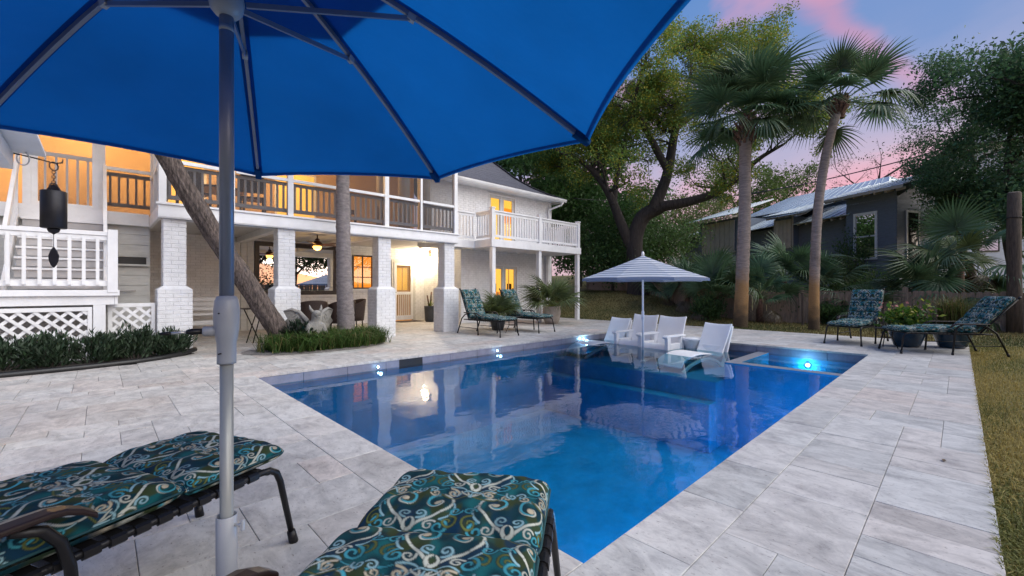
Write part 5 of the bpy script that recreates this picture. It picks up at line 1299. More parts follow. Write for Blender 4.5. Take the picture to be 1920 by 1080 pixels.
# local: +x is where it looks, z up
body = [[(0,0,.16,.13),(.02,0,.30,.120),(.04,0,.42,.105),(.06,0,.50,.075),(.08,0,.58,.085),(.10,0,.645,.092),(.15,0,.635,.075),(.19,0,.605,.060)],
        [2,(.08,.13,.40,.055),(.14,.16,.26,.045),(.20,.13,.12,.04),(.24,.12,.03,.045)], [2,(.08,-.13,.40,.055),(.14,-.16,.26,.045),(.20,-.13,.12,.04),(.24,-.12,.03,.045)],
        [0,(.05,.15,.14,.09),(.18,.19,.16,.07),(.16,.20,.04,.05),(.24,.20,.02,.04)], [0,(.05,-.15,.14,.09),(.18,-.19,.16,.07),(.16,-.20,.04,.05),(.24,-.20,.02,.04)]]
skin('body', body, G, 'stone')
for s in (-1,1):
    MB().tube([(.09,.06*s,.67),(.07,.10*s,.73),(.05,.11*s,.80)], [.032,.026,.006], 8).build('ear', M['stone'], G, True, local=True)
    MB().tube([(.185,.03*s,.655),(.20,.03*s,.65)], [.018,.010], 8).build('eye', M['stone'], G, True, local=True)
    root_ = Vector((-.05,.07*s,.40)); arch = [Vector(q) for q in ((-.05,.07*s,.40),(-.08,.12*s,.52),(-.14,.22*s,.66),(-.20,.34*s,.72),(-.26,.46*s,.68))]
    tips_ = [Vector(q) for q in ((-.26,.46*s,.68),(-.28,.47*s,.46),(-.25,.40*s,.28),(-.18,.26*s,.14),(-.08,.10*s,.16))]
    fine = []
    for a, b in zip(tips_[:-1], tips_[1:]): fine += [a, (a+b)/2 + (root_-(a+b)/2)*.16]
    fine.append(tips_[-1]); rim = arch[1:-1] + fine; V = [tuple(root_)]; F = []
    for rr_ in (.5, 1.0):
        for q in rim: p = root_.lerp(q, rr_); V.append(tuple(p + Vector((-.05*math.sin(rr_*3.1),0,0))))
    n_ = len(rim)
    F = [(0,1+i,2+i) for i in range(n_-1)] + [(1+i,1+n_+i,2+n_+i,2+i) for i in range(n_-1)]
    w = add('wing', fast_mesh('wing', V, F, M['stone'], True), G, True); mm = w.modifiers.new('t','SOLIDIFY'); mm.thickness = .022; mm.offset = 0
    for p in tips_[1:]: MB().tube([arch[2], arch[2].lerp(p,.5)+Vector((-.03,0,0)), p], [.022,.016,.006], 6).build('wing_rib', M['stone'], w, True, local=True)
    MB().tube(arch, [.05,.044,.038,.03,.012], 8).build('wing_arm', M['stone'], w, True, local=True)
MB().tube([(.19,-.03,.585),(.205,0,.58),(.19,.03,.585)], .010, 6).build('mouth', M['stone'], G, True, local=True)
MB().box(-.22,.30,-.25,.25,-.03,.03).build('plinth', M['stone'], G, local=True, bevel=.01)
lf = tag(add('fallen_leaf', fast_mesh('fallen_leaf', [(-.03,0,.004),(0,.012,.010),(.035,0,.004),(0,-.012,.007),(.0,0,.003)], [(0,4,1),(4,2,1),(0,3,4),(3,2,4)], M['dark_leaf'])), 'small brown fallen leaf lying on the deck by the lawn', 'leaf')
dd = FPX*CH/(865-540); q = at(1770, 865, dd); lf.location = (q.x, q.y, .003)
# ------------------------------------------------------------------ plants
def rot_frames(n, r_):
    """random orthonormal frames"""
    a = r_.normal(size=(n,3)); a /= np.linalg.norm(a,axis=1)[:,None]; b = r_.normal(size=(n,3)); b -= (a*b).sum(1)[:,None]*a; b /= np.linalg.norm(b,axis=1)[:,None]
    return a, b
def leaf_mesh(name, cen, size, cols, r_, aspect=.5, m_='leaf', dirs=None, upbias=.0):
    n = len(cen); a, b = rot_frames(n, r_)
    if dirs is not None: a = a*.55 + dirs; a /= np.linalg.norm(a,axis=1)[:,None]; b -= (a*b).sum(1)[:,None]*a; b /= np.linalg.norm(b,axis=1)[:,None]
    s = size*r_.uniform(.65,1.35,n)[:,None]; nrm = np.cross(a,b)
    p0 = cen; p1 = cen + a*s*.5 + b*s*aspect*.5 + nrm*s*.06; p2 = cen + a*s; p3 = cen + a*s*.5 - b*s*aspect*.5 + nrm*s*.06
    V = np.stack([p0,p1,p2,p3],1).reshape(-1,3); F = np.arange(n*4).reshape(n,4)
    return fast_mesh(name, V, F, M[m_], col=np.repeat(cols,4,0))
def leaf_cols(n, base, r_, spread=.35, alt=None, pa=.0):
    c = np.tile(np.array(base),(n,1))*r_.uniform(1-spread,1+spread,(n,1))*(1+r_.normal(0,.06,(n,3)))
    if alt is not None:
        k = r_.random(n) < pa; c[k] = np.array(alt)*r_.uniform(.7,1.3,(k.sum(),1))
    return np.clip(c,.003,.9)
def grow(mb, p, d, ln, rad, lv, r_, tips, spread=.7, grav=.0, nseg=3, ratio=.68, kids=(2,3), up=.1):
    pts = [p]; rads = [rad]; dd = d.normalized()
    for i in range(nseg):
        dd = (dd + Vector((r_.gauss(0,.16), r_.gauss(0,.16), r_.gauss(0,.12)+up*.3-grav*.2))).normalized()
        pts.append(pts[-1] + dd*ln/nseg); rads.append(rad*(1-.42*(i+1)/nseg))
    mb.tube(pts, rads, 6 if rad > .03 else 4, cap=False)
    if lv == 0:
        tips += [(pts[-1], dd), (pts[len(pts)//2], dd)]; return
    for k in range(r_.randint(*kids)):
        q = pts[-1] if k == 0 else pts[r_.randint(max(1,nseg-2), nseg)]
        nd = (dd + Vector((r_.gauss(0,spread), r_.gauss(0,spread), r_.gauss(0,spread*.7)+up))).normalized()
        grow(mb, q, nd, ln*ratio*r_.uniform(.8,1.2), rads[-1]*.78, lv-1, r_, tips, spread, grav, nseg, ratio, kids, up)
def crown_from(tips, n, spread, r_, squash=.8):
    T = np.array([list(t[0]) for t in tips]); D = np.array([list(t[1]) for t in tips]); k = r_.integers(0,len(T),n)
    # leaves gather in clumps along the twigs
    off = np.clip(r_.normal(0,1,(n,3)),-1.5,1.5)*spread*np.array([1,1,squash]); return T[k] + off + D[k]*r_.uniform(-.2,.35,(n,1))*spread*2
def tree(name, label, limbs, nleaf, lsize, base, seed, lv=3, ln=1.6, barkm='bark_dark', spread=.28, alt=None, pa=0, group=None, per=3, up=.1, sp=.7, shade=True, branch_r=.45):
    r1 = random.Random(seed); r2 = np.random.default_rng(seed)
    root = limbs[0][0][0]
    e = tag(empty(name, (root[0],root[1],root[2])), label, 'tree', group)
    mb = MB(); tips = []
    for pts, rads, br in limbs:
        P_ = [Vector(p) for p in pts]; sm = []; rs = []
        n = len(P_)
        c = [P_[0]*2-P_[1]] + P_ + [P_[-1]*2-P_[-2]]
        KS = 14 if barkm == 'bark' else 4
        for i in range(1,n):
            for k in range(KS):
                t = k/KS; p0,p1,p2,p3 = c[i-1],c[i],c[i+1],c[i+2]
                sm.append(.5*((2*p1)+(p2-p0)*t+(2*p0-5*p1+4*p2-p3)*t*t+(3*p1-p0-3*p2+p3)*t**3)); rs.append(rads[i-1]+(rads[i]-rads[i-1])*t)
        sm.append(P_[-1]); rs.append(rads[-1]); mb.tube(sm, rs, 40 if barkm == 'bark' else 14, cap=False, ridge=.13 if barkm == 'bark' else .05)
        m_ = len(sm)
        for k in range(br):
            i = int(m_*(.45+.55*(k+.5)/br)); i = min(i,m_-1)
            t = (sm[i]-sm[i-1]).normalized()
            nd = (t*.5 + Vector((r1.gauss(0,.8),r1.gauss(0,.8),r1.gauss(0,.5)+.25))).normalized()
            grow(mb, sm[i], nd, ln*r1.uniform(.75,1.25), max(.02,rs[i]*branch_r), lv, r1, tips, sp, nseg=per, up=up)
        if br: grow(mb, sm[-1], (sm[-1]-sm[-2]).normalized(), ln, rs[-1]*.9, lv, r1, tips, sp, nseg=per, up=up)
    add('trunk', fast_mesh('trunk', mb.v, mb.f, M[barkm], True), e)
    cen = crown_from(tips, nleaf, spread, r2)
    cols = leaf_cols(nleaf, base, r2, .35, alt, pa)
    add('crown', leaf_mesh('crown', cen, lsize, cols, r2), e)
    return e
# --- the big live oak behind the striped umbrella
def A_(px, py, d): return at(px, py, d)
zb = hground(18.06,10.39)
ob = A_(1196,600,19.5); ob.z = hground(ob.x,ob.y)-.1
limbs = [([ob, A_(1194,520,19.5), A_(1190,455,19.5), A_(1205,408,19.4), A_(1240,388,19.0)], [.50,.40,.36,.33,.28], 0),
         ([A_(1240,388,19.0), A_(1300,376,18.4), A_(1360,352,17.8), A_(1420,300,17.4), A_(1470,270,17.2)], [.24,.19,.14,.09,.05], 11),
         ([A_(1225,394,19.1), A_(1250,330,19.2), A_(1265,250,19.2), A_(1285,190,19.0), A_(1295,140,19)], [.27,.22,.17,.11,.06], 14),
         ([A_(1252,320,19.2), A_(1215,250,18.8), A_(1190,195,18.4), A_(1200,150,18)], [.17,.14,.10,.05], 8),
         ([A_(1268,240,19.2), A_(1330,190,19.6), A_(1370,145,19.8), A_(1385,115,20)], [.15,.11,.07,.04], 11),
         ([A_(1188,470,19.5), A_(1165,420,19.6), A_(1140,360,19.7), A_(1100,310,19.6), A_(1050,285,19.4)], [.28,.22,.17,.12,.06], 12),
         ([A_(1150,385,19.6), A_(1160,310,20.2), A_(1175,250,20.6)], [.15,.10,.05], 6)]
tree('oak_tree', 'huge spreading oak with dark limbs behind the striped umbrella', limbs, 112000, .10, (.15,.24,.05), 11, lv=3, ln=1.25, spread=.20, alt=(.33,.31,.035), pa=.30)
# --- woods behind: each tree its own
def simple_tree(name, label, px, d, top_py, rad_px, nleaf, base, seed, lsize=.16, alt=None, pa=0, lean=0, sp=.8, group='trees behind the garden', spread=.42, base_py=None, lv=3, bark='bark_dark'):
    p = at(px, 540, d); p.z = hground(p.x,p.y)-.1 if abs(p.x) < 60 else 0
    top = at(px+lean, top_py, d); H_ = top.z - p.z; rw = rad_px*d/FPX
    r1 = random.Random(seed); limbs = []
    tr = max(.09, H_*.022)
    trunk = [p, p.lerp(top,.18)+Vector((r1.gauss(0,.08),r1.gauss(0,.08),0)), p.lerp(top,.38)+Vector((r1.gauss(0,.2),r1.gauss(0,.2),0)), p.lerp(top,.66)+Vector((r1.gauss(0,.3),r1.gauss(0,.3),0)), p.lerp(top,.86)]
    limbs.append((trunk, [tr,tr*.85,tr*.7,tr*.45,tr*.2], 5))
    for k in range(6):
        a = k*1.05 + r1.uniform(-.3,.3); s = trunk[1 + k % 3].lerp(trunk[2 + k % 3], r1.random()); L_ = rw*r1.uniform(.55,.8)
        q1 = s + Vector((math.cos(a)*L_*.5, math.sin(a)*L_*.5, H_*.08)); q2 = s + Vector((math.cos(a)*L_, math.sin(a)*L_, H_*.17*r1.uniform(.5,1.3)))
        limbs.append(([s,q1,q2], [tr*.42,tr*.28,tr*.12], 5))
    return tree(name, label, limbs, nleaf, lsize, base, seed, lv=lv-1, ln=max(.7,rw*.36), spread=spread, alt=alt, pa=pa, group=group, sp=sp, barkm=bark)
dk = (.080,.165,.052)
simple_tree('evergreen_tree', 'dark evergreen tree rising directly behind the house roof end', 985, 24, 210, 120, 24000, dk, 21, lsize=.2)
simple_tree('evergreen_tree', 'dark green tree filling the gap right of the balcony', 1085, 27, 230, 110, 24000, (.090,.18,.05), 22, lsize=.2)
simple_tree('evergreen_tree', 'dark leafy tree low between the balcony and the oak trunk', 1130, 25, 380, 85, 18000, dk, 23, lsize=.18)
simple_tree('broadleaf_tree', 'pale olive-green tree between the oak trunk and the dark neighbour house', 1262, 33, 395, 75, 10000, (.13,.165,.05), 24, lsize=.2, alt=(.16,.15,.06), pa=.3)
simple_tree('broadleaf_tree', 'bushy green tree rising behind the left end of the metal roof', 1370, 44, 335, 85, 10000, (.09,.14,.034), 25, lsize=.26)
simple_tree('broadleaf_tree', 'low rounded green tree peeping over the middle of the metal roof', 1470, 46, 348, 50, 6000, (.08,.13,.03), 26, lsize=.24)
simple_tree('bare_tree', 'thin nearly bare tree behind the right end of the metal roof', 1650, 40, 285, 80, 900, (.05,.055,.03), 27, lsize=.18, sp=.6)
simple_tree('evergreen_tree', 'dark green tree at the far left of the woods beside the roof', 1030, 30, 300, 110, 20000, dk, 28, lsize=.22)
simple_tree('evergreen_tree', 'dark small tree in the shade under the oak, left of its trunk', 1150, 21.5, 455, 60, 11000, (.075,.145,.045), 29, lsize=.14)
simple_tree('evergreen_tree', 'dark leafy tree between the oak trunk and the neighbour roof', 1225, 24, 440, 55, 11000, (.10,.17,.055), 39, lsize=.15)
# big tree at the right edge
simple_tree('evergreen_tree', 'tall dark dense tree at the right edge above the timber post', 1905, 15.5, 150, 120, 60000, (.075,.15,.066), 31, lsize=.10, lv=4, spread=.26, group='dense trees at the right edge', lean=-10)
simple_tree('evergreen_tree', 'dense dark tree with loose outer twigs left of the timber post', 1822, 18, 205, 52, 24000, (.075,.15,.066), 32, lsize=.10, lv=4, spread=.22, group='dense trees at the right edge')
simple_tree('evergreen_tree', 'tall dark tree partly outside the right edge of the picture', 1990, 14, 120, 150, 20000, (.07,.14,.06), 33, lsize=.14, group='dense trees at the right edge')
# trees and fence across the lawn behind the viewer, mirrored in the picture window
for k, (x, y, h_, lab) in enumerate(((8.0,-10.5,7.5,'leafy tree across the lawn, mirrored in the left of the picture window'), (11.5,-11.5,7,'leafy tree across the lawn, mirrored in the middle of the picture window'), (15.5,-11,6.5,'low leafy tree across the lawn, mirrored in the right of the picture window'))):
    P_ = Vector((x,y,-.05)); limbs = [([P_, P_+Vector((.2,.1,h_*.3)), P_+Vector((.1,.3,h_*.6))], [.2,.16,.1], 6)]
    for q in range(4):
        a = q*1.6+.4; limbs.append(([P_+Vector((.2,.1,h_*.32)), P_+Vector((math.cos(a)*1.4,math.sin(a)*1.4,h_*.5)), P_+Vector((math.cos(a)*2.4,math.sin(a)*2.4,h_*.62))], [.1,.07,.03], 4))
    tree('garden_tree', lab, limbs, 12000, .2, (.045,.075,.024), 70+k, lv=2, ln=1.6, spread=.5, group='trees across the lawn')
# --- the two trunks in the planted island, and their crowns above the parasol
limbs = [([Vector((2.52,8.72,-.1)), Vector((2.33,8.68,.42)), Vector((1.55,8.58,1.72)), Vector((.83,8.50,3.02)), Vector((.1,8.45,4.6)), Vector((-.2,8.4,6.4)), Vector((-.3,8.4,7.6))], [.21,.172,.152,.135,.125,.10,.07], 0),
         ([Vector((-.05,8.43,5.4)), Vector((-.9,8.0,6.8)), Vector((-1.4,7.6,7.8))], [.09,.06,.04], 3), ([Vector((-.2,8.4,6.2)), Vector((.5,8.9,7.6)), Vector((.8,9.1,8.4))], [.08,.06,.04], 3)]
tree('leaning_tree', 'rough-barked tree trunk leaning steeply left out of the planted island', limbs, 4000, .14, (.05,.08,.02), 41, lv=2, ln=1.0, barkm='bark')
# --- fan palms
def frond_mesh(name, seed, Lp=.85, Ll=.86, nseg=36, droop=.38, fold=.35, arc=114, col=(.075,.140,.070), dead=False):
    r_ = random.Random(seed); V, F, CL = [], [], []
    # petiole
    mb = MB(); pet = [Vector((Lp*t, 0, -.10*Lp*t*t)) for t in (0,.33,.66,1)]; mb.tube(pet, [.022,.016,.012,.009], 5, cap=False)
    V += mb.v; F += [tuple(q) for q in mb.f]; CL += [(col[0]*1.9,col[1]*1.6,col[2]*1.0)]*len(mb.v)
    hub = pet[-1]; n = nseg
    for i in range(n):
        t = (i/(n-1))*2-1; a = R(arc)*t; L_ = Ll*(.72+.28*math.cos(a*.75))*r_.uniform(.92,1.06)
        # costa: inner leaflets start further along
        st = hub + Vector((.16*Ll*(1-abs(t))**.7, 0, -.05*Ll*(1-abs(t))))
        d = Vector((math.cos(a), math.sin(a), .10 + .25*abs(t)*fold)); d.normalize()
        side = Vector((-math.sin(a), math.cos(a), 0)); w = .024*Ll/.95; dr = droop*r_.uniform(.75,1.35)
        tone = r_.uniform(.75,1.25); b0 = len(V); prev = None; K = 5
        for k in range(K+1):
            s = k/K; p = st + d*(L_*s) + Vector((0,0,-dr*L_*s**2.4)); ww = w*(1.0 if k == 0 else (1.15-.35*s if s < .55 else .95*(1-s)/.45+.04))
            up = Vector((0,0,.35*ww*(1 if i%2 else -1)))
            V += [tuple(p - side*ww + up), tuple(p + side*ww - up)]
            g = tone*(1.0 + .25*s); CL += [(col[0]*g*(1+.6*(s>.8)), col[1]*g*(1+.15*(s>.8)), col[2]*g)]*2
        for k in range(K): F.append((b0+2*k, b0+2*k+1, b0+2*k+3, b0+2*k+2))
    return fast_mesh(name, V, F, M['frond'], False, col=np.array(CL))
FR = [frond_mesh('frond', 1), frond_mesh('frond', 2, droop=.6, Lp=1.0), frond_mesh('frond', 3, droop=.25, Ll=.92, Lp=.75, arc=100), frond_mesh('frond', 4, droop=.85, Ll=.85, Lp=1.0, fold=.9, col=(.070,.11,.052))]
FRY = [frond_mesh('frond', 8, col=(.12,.16,.055), Lp=.6, Ll=.8, droop=.5), frond_mesh('frond', 9, col=(.095,.125,.05), Lp=.75, Ll=.85, droop=.8)]
FRD = [frond_mesh('dead_frond', 12, col=(.13,.10,.06), Lp=.8, Ll=.7, droop=1.0)]
def place_frond(parent, p, az, el, sc, me, roll=0, name='frond'):
    o = bpy.data.objects.new(name, me); C.objects.link(o); o.parent = parent; o.location = p
    o.rotation_euler = (Matrix.Rotation(az,3,'Z') @ Matrix.Rotation(-el,3,'Y') @ Matrix.Rotation(roll,3,'X')).to_euler(); o.scale = (sc,)*3
    return o
def palm(name, label, path, rads, nf, fsc, seed, crown_dir=None, boots=.8, els=(82,-48), group=None, tm='palm_trunk'):
    r1 = random.Random(seed); root = Vector(path[0]); e = tag(empty(name, root), label, 'palm tree', group)
    P_ = [Vector(p) for p in path]; c = [P_[0]*2-P_[1]] + P_ + [P_[-1]*2-P_[-2]]; sm, rs = [], []
    for i in range(1,len(P_)):
        K = 20
        for k in range(K):
            t = k/K; p0,p1,p2,p3 = c[i-1],c[i],c[i+1],c[i+2]
            sm.append(.5*((2*p1)+(p2-p0)*t+(2*p0-5*p1+4*p2-p3)*t*t+(3*p1-p0-3*p2+p3)*t**3)); rs.append((rads[i-1]+(rads[i]-rads[i-1])*t)*(1+.05*(k%2)+r1.uniform(-.025,.025)))
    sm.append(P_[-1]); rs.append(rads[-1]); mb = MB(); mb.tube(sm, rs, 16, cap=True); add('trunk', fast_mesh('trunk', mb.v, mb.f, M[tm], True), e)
    top = P_[-1]; td = (sm[-1]-sm[-4]).normalized()
    if boots:
        mb = MB(); nb2 = 42
        for k in range(nb2):
            a = k*2.4; t = k/nb2; q = top + td*(-boots*(1-t)+.05) ; rr_ = rads[-1]*(.95+.55*math.sin(math.pi*min(1,t*1.1+.1))); d = Vector((math.cos(a),math.sin(a),0))
            mb.beam(q + d*rr_*.75 - UPV*.07, q + d*(rr_*1.25+.05) + UPV*(.13+.08*t), .075*(1-.3*t), .035, up=d)
        mb.lathe([(rads[-1]*.9,-boots-.05),(rads[-1]*1.2,-boots*.6),(rads[-1]*1.25,-boots*.2),(rads[-1]*.6,.12)], 14, tuple(top)); mb.build('leaf_boots', M['boots'], e)
    for k in range(nf):
        t = (k+.5)/nf; el = R(els[0] + (els[1]-els[0])*t**.95 + r1.uniform(-9,9)); az = k*2.399 + r1.uniform(-.25,.25)
        me = FR[r1.randint(0,3)] if el > R(-15) else FR[3 if r1.random() < .6 else 1]
        o = place_frond(e, (0,0,0), az, el, fsc*r1.uniform(.88,1.12), me, r1.uniform(-.35,.35)); o.location = (top - root) + td*.06
    return e
p1 = at(1388,614,12.9); p1.z = -.05
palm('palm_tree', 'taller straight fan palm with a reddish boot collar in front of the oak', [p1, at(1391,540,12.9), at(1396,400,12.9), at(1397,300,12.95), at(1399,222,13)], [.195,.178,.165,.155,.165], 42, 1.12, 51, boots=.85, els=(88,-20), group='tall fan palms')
p2 = at(1526,616,12.0); p2.z = -.05
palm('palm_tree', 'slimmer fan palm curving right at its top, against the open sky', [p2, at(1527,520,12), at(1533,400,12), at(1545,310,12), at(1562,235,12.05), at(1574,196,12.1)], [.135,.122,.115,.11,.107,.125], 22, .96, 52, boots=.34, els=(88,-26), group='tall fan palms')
p3 = Vector((3.64,8.72,-.05))
palm('palm_tree', 'straight slim grey palm trunk in the planted island in front of the porch', [p3, Vector((3.63,8.70,.5)), Vector((3.58,8.68,1.6)), Vector((3.55,8.66,3.2)), Vector((3.55,8.66,5.8))], [.19,.165,.145,.125,.11], 14, 1.0, 53, boots=.4, group=None, tm='grey_trunk')
# --- palmettos and shrubs in front of the neighbour's fence
r1 = random.Random(5)
def palmetto(px, py, d, sc, label, nf=12, cols=None, dead=2, els=(80,5)):
    p = at(px, py, d); g = hground(p.x,p.y); e = tag(empty('palmetto', (p.x,p.y,g)), label, 'palmetto', 'palmettos along the back fence')
    top = p.z-g
    mb = MB(); mb.tube([(0,0,-.05),(0.02,.02,max(.1,top*.5)),(0,0,max(.12,top))], [.14*sc,.12*sc,.10*sc], 8); mb.build('stem', M['boots'], e, True, local=True)
    for k in range(nf):
        t = (k+.5)/nf; o = place_frond(e, (0,0,max(.12,top)), k*2.399+r1.random(), R(els[0]+(els[1]-els[0])*t)+r1.uniform(-.3,.3), sc*r1.uniform(.7,1.2), (cols or FR)[r1.randint(0,len(cols or FR)-1)], r1.uniform(-1.0,1.0))
    for k in range(dead): place_frond(e, (0,0,max(.12,top)), k*2.1+r1.random()*3, R(-35), sc*.9, FRD[0], name='dead_frond')
palmetto(1470,525,15.6,.95,'large palmetto with drooping fans between the two tall palm trunks',16)
palmetto(1425,560,14.6,.85,'palmetto close behind the right side of the taller palm trunk',13)
palmetto(1335,560,15.2,.9,'palmetto left of the taller palm trunk above the wooden fence',14)
palmetto(1290,545,16.8,.9,'palmetto behind the right rim of the striped umbrella',12)
palmetto(1250,545,18.0,.9,'palmetto behind the middle of the striped umbrella near the oak',11)
palmetto(1360,525,17.5,.9,'tall palmetto just left of the taller palm trunk, under the tan shutter',12)
palmetto(1800,490,12.6,.95,'big pale palmetto with arching fans in front of the timber post',17, cols=FR+FRY, dead=4, els=(85,-30))
palmetto(1730,555,12.9,.9,'low dark palmetto behind the far right lounger',14)
palmetto(1630,590,13.2,.62,'small palmetto with dry fans behind the upright far lounger',8, dead=4)
palmetto(1880,590,11.8,1.0,'palmetto with long bare stalks beside the foot of the timber post',9, cols=FRY, dead=3, els=(70,-20))
palmetto(1545,555,14.9,.85,'palmetto right behind the slimmer palm trunk',12)
def shrub(name, p, rx, ry, h, n, base, seed, label, lsize=.07, group=None, aspect=.4, alt=None, pa=0, stems=10, cat='shrub'):
    r2 = np.random.default_rng(seed); rr = random.Random(seed); p = Vector(p); e = tag(empty(name, p), label, cat, group); mb = MB(); tips = []
    for k in range(stems):
        a = rr.uniform(0,6.28); q = rr.random()**.5; tip = Vector((math.cos(a)*rx*q, math.sin(a)*ry*q, h*rr.uniform(.6,1.0)*(1-.35*q*q)))
        b = Vector((math.cos(a)*rx*q*.35, math.sin(a)*ry*q*.35, 0)); mid = b.lerp(tip,.5)+Vector((rr.gauss(0,.03),rr.gauss(0,.03),0)); mb.tube([b,mid,tip],[.010,.007,.003],4,cap=False)
        for t in np.linspace(.25,1,7): tips.append((b.lerp(mid,min(1,t*2)) if t < .5 else mid.lerp(tip,t*2-1), (tip-b).normalized()))
    add('stems', fast_mesh('stems', mb.v, mb.f, M['bark_dark'], True), e, True)
    T = np.array([list(t[0]) for t in tips]); D = np.array([list(t[1]) for t in tips]); k = r2.integers(0,len(T),n)
    cen = T[k] + r2.normal(0,min(rx,h)*.13,(n,3)); cen[:,2] = np.maximum(cen[:,2],.02)
    add('foliage', leaf_mesh('foliage', cen, lsize, leaf_cols(n,base,r2,.4,alt,pa), r2, aspect, dirs=D[k]), e, True); return e
for i, (x, y, lab) in enumerate(((-.95,8.78,'leftmost dark-leaved shrub below the stair lattice'),(-.50,8.80,'second dark-leaved shrub from the left below the stair lattice'),(-.05,8.88,'third dark-leaved shrub, below the landing post'),(.38,8.98,'dark-leaved shrub at the foot of the narrow lattice'),(.80,9.14,'rightmost dark-leaved shrub at the foot of the left column'),(-1.5,8.8,'dark-leaved shrub partly hidden by the white timber post'))):
    shrub('shrub', (x,y,.02), .30,.22,.50-.10*(i==4), 1500, (.036,.062,.034), 80+i, lab, .095, 'shrubs below the stair landing', .26, alt=(.09,.13,.085), pa=.25, stems=16)
shrub('shrub', (2.62,8.40,.03), .24,.2,.52, 420, (.02,.035,.02), 90, 'small dark glossy shrub between the leaning trunk and the gargoyle', .11, None, .3, stems=8)
hs = (('dark leafy bush against the fence between palms', 1480,590,14.9,.8,.5,1.1),('dark bush behind the slimmer palm', 1575,560,15.2,1.0,.6,1.5),('green bush under the white-framed window of the dark house', 1640,520,16.5,1.2,.7,1.7),('dark bush in the shade right of the window bush', 1700,540,15.2,1.0,.7,1.5),('dark bush between the white pool chairs and the taller palm',1330,598,15.0,.8,.5,.9),('dark bush at the foot of the right edge trees', 1850,560,13.2,1.0,.7,1.5),('dark bush left of the timber post', 1760,560,14.2,1.0,.7,1.6),('low dark bush at the foot of the slimmer palm',1560,600,13.6,.6,.4,.7),('tall bush covering the corner of the dark house',1600,480,19.5,1.1,.7,3.2))
for i, (lab, px, py, d, rx, ry, h) in enumerate(hs):
    p = at(px,py,d); p.z = hground(p.x,p.y); shrub('bush', p, rx, ry, h, 3200, (.075,.14,.05) if i != 2 else (.10,.17,.05), 100+i, lab, .10, 'bushes along the back fence', .45, stems=26)
# --- lilyturf in the island
def blades(name, P, h, w, cols, r2, lean=.6, m_='grass', parent=None):
    n = len(P); a = r2.uniform(0,2*np.pi,n); d = np.stack([np.cos(a),np.sin(a),np.zeros(n)],1); s = np.stack([-np.sin(a),np.cos(a),np.zeros(n)],1)*w
    hh = h*r2.uniform(.35,1.35,n)[:,None]; le = lean*r2.uniform(.2,1.2,n)[:,None]; z = np.array([0,0,1.])
    m1 = P + z*hh*.62 + d*hh*le*.3; t = P + z*hh*(1-.30*le) + d*hh*le*.95
    V = np.stack([P-s, P+s, m1+s*.8, m1-s*.8, t], 1).reshape(-1,3); b = np.arange(n)[:,None]*5
    F = [tuple(q) for q in np.concatenate([b+0,b+1,b+2,b+3],1)] + [tuple(q) for q in np.concatenate([b+3,b+2,b+4],1)]
    return add(name, fast_mesh(name, V, F, M[m_], col=np.repeat(cols,5,0)), parent)
r2 = np.random.default_rng(4)
n = 7000; a = r2.uniform(0,2*np.pi,n); q = np.sqrt(r2.uniform(0,1,n)); cl = np.round(np.stack([3.2+1.12*q*np.cos(a), 8.48+.56*q*np.sin(a)],1)/.17)*.17 + r2.normal(0,.035,(n,2))
keep = (np.hypot(cl[:,0]-2.45, cl[:,1]-8.7) > .22) & (np.hypot(cl[:,0]-2.94, cl[:,1]-8.5) > .12)
cl = cl[keep]; P_ = np.column_stack([cl, np.full(len(cl),.03)])
o = blades('lilyturf', P_, .36, .0065, leaf_cols(len(P_),(.065,.125,.026),r2,.4,(.20,.18,.07),.15), r2, 1.55); o['kind'] = 'stuff'; o['label'] = 'clumps of strappy green lilyturf around the statue and trunks'; o['category'] = 'ground cover'
# --- lawn blades: dense beside the deck, thinner far off
n = 52000; x = 1.6 + 11.5*r2.uniform(0,1,n)**1.35; y = -.122 - (r2.uniform(0,1,n)**1.5)*np.minimum(3.2, .25 + .16*x)
P1 = np.column_stack([x,y,np.full(n,-.03)])
pat = .5 + .5*np.sin(x*1.3+1)*np.sin(y*3.1+x*.7) + r2.normal(0,.25,n)
gcol = np.where(pat[:,None] > .36, np.array([[.44,.34,.105]]), np.array([[.19,.19,.05]]))*r2.uniform(.6,1.35,(n,1))
o = blades('lawn_grass', P1, .045, .0028, gcol, r2, 1.1); o['kind'] = 'stuff'; o['label'] = 'dry yellowing lawn grass along the edge of the deck'; o['category'] = 'grass'
n = 60000; x = r2.uniform(13.0,19.5,n); y = r2.uniform(-1.5,13.5,n); z = np.array([hground(a,b) for a,b in zip(x,y)])
pat = .5 + .5*np.sin(x*.9+2)*np.sin(y*1.1) + r2.normal(0,.25,n)
gcol = np.where(pat[:,None] > .5, np.array([[.22,.17,.065]]), np.array([[.10,.115,.038]]))*r2.uniform(.6,1.35,(n,1))
o = blades('back_lawn_grass', np.column_stack([x,y,z]), .06, .006, gcol, r2, 1.0); o['kind'] = 'stuff'; o['label'] = 'short lawn grass on the bank behind the pool'; o['category'] = 'grass'
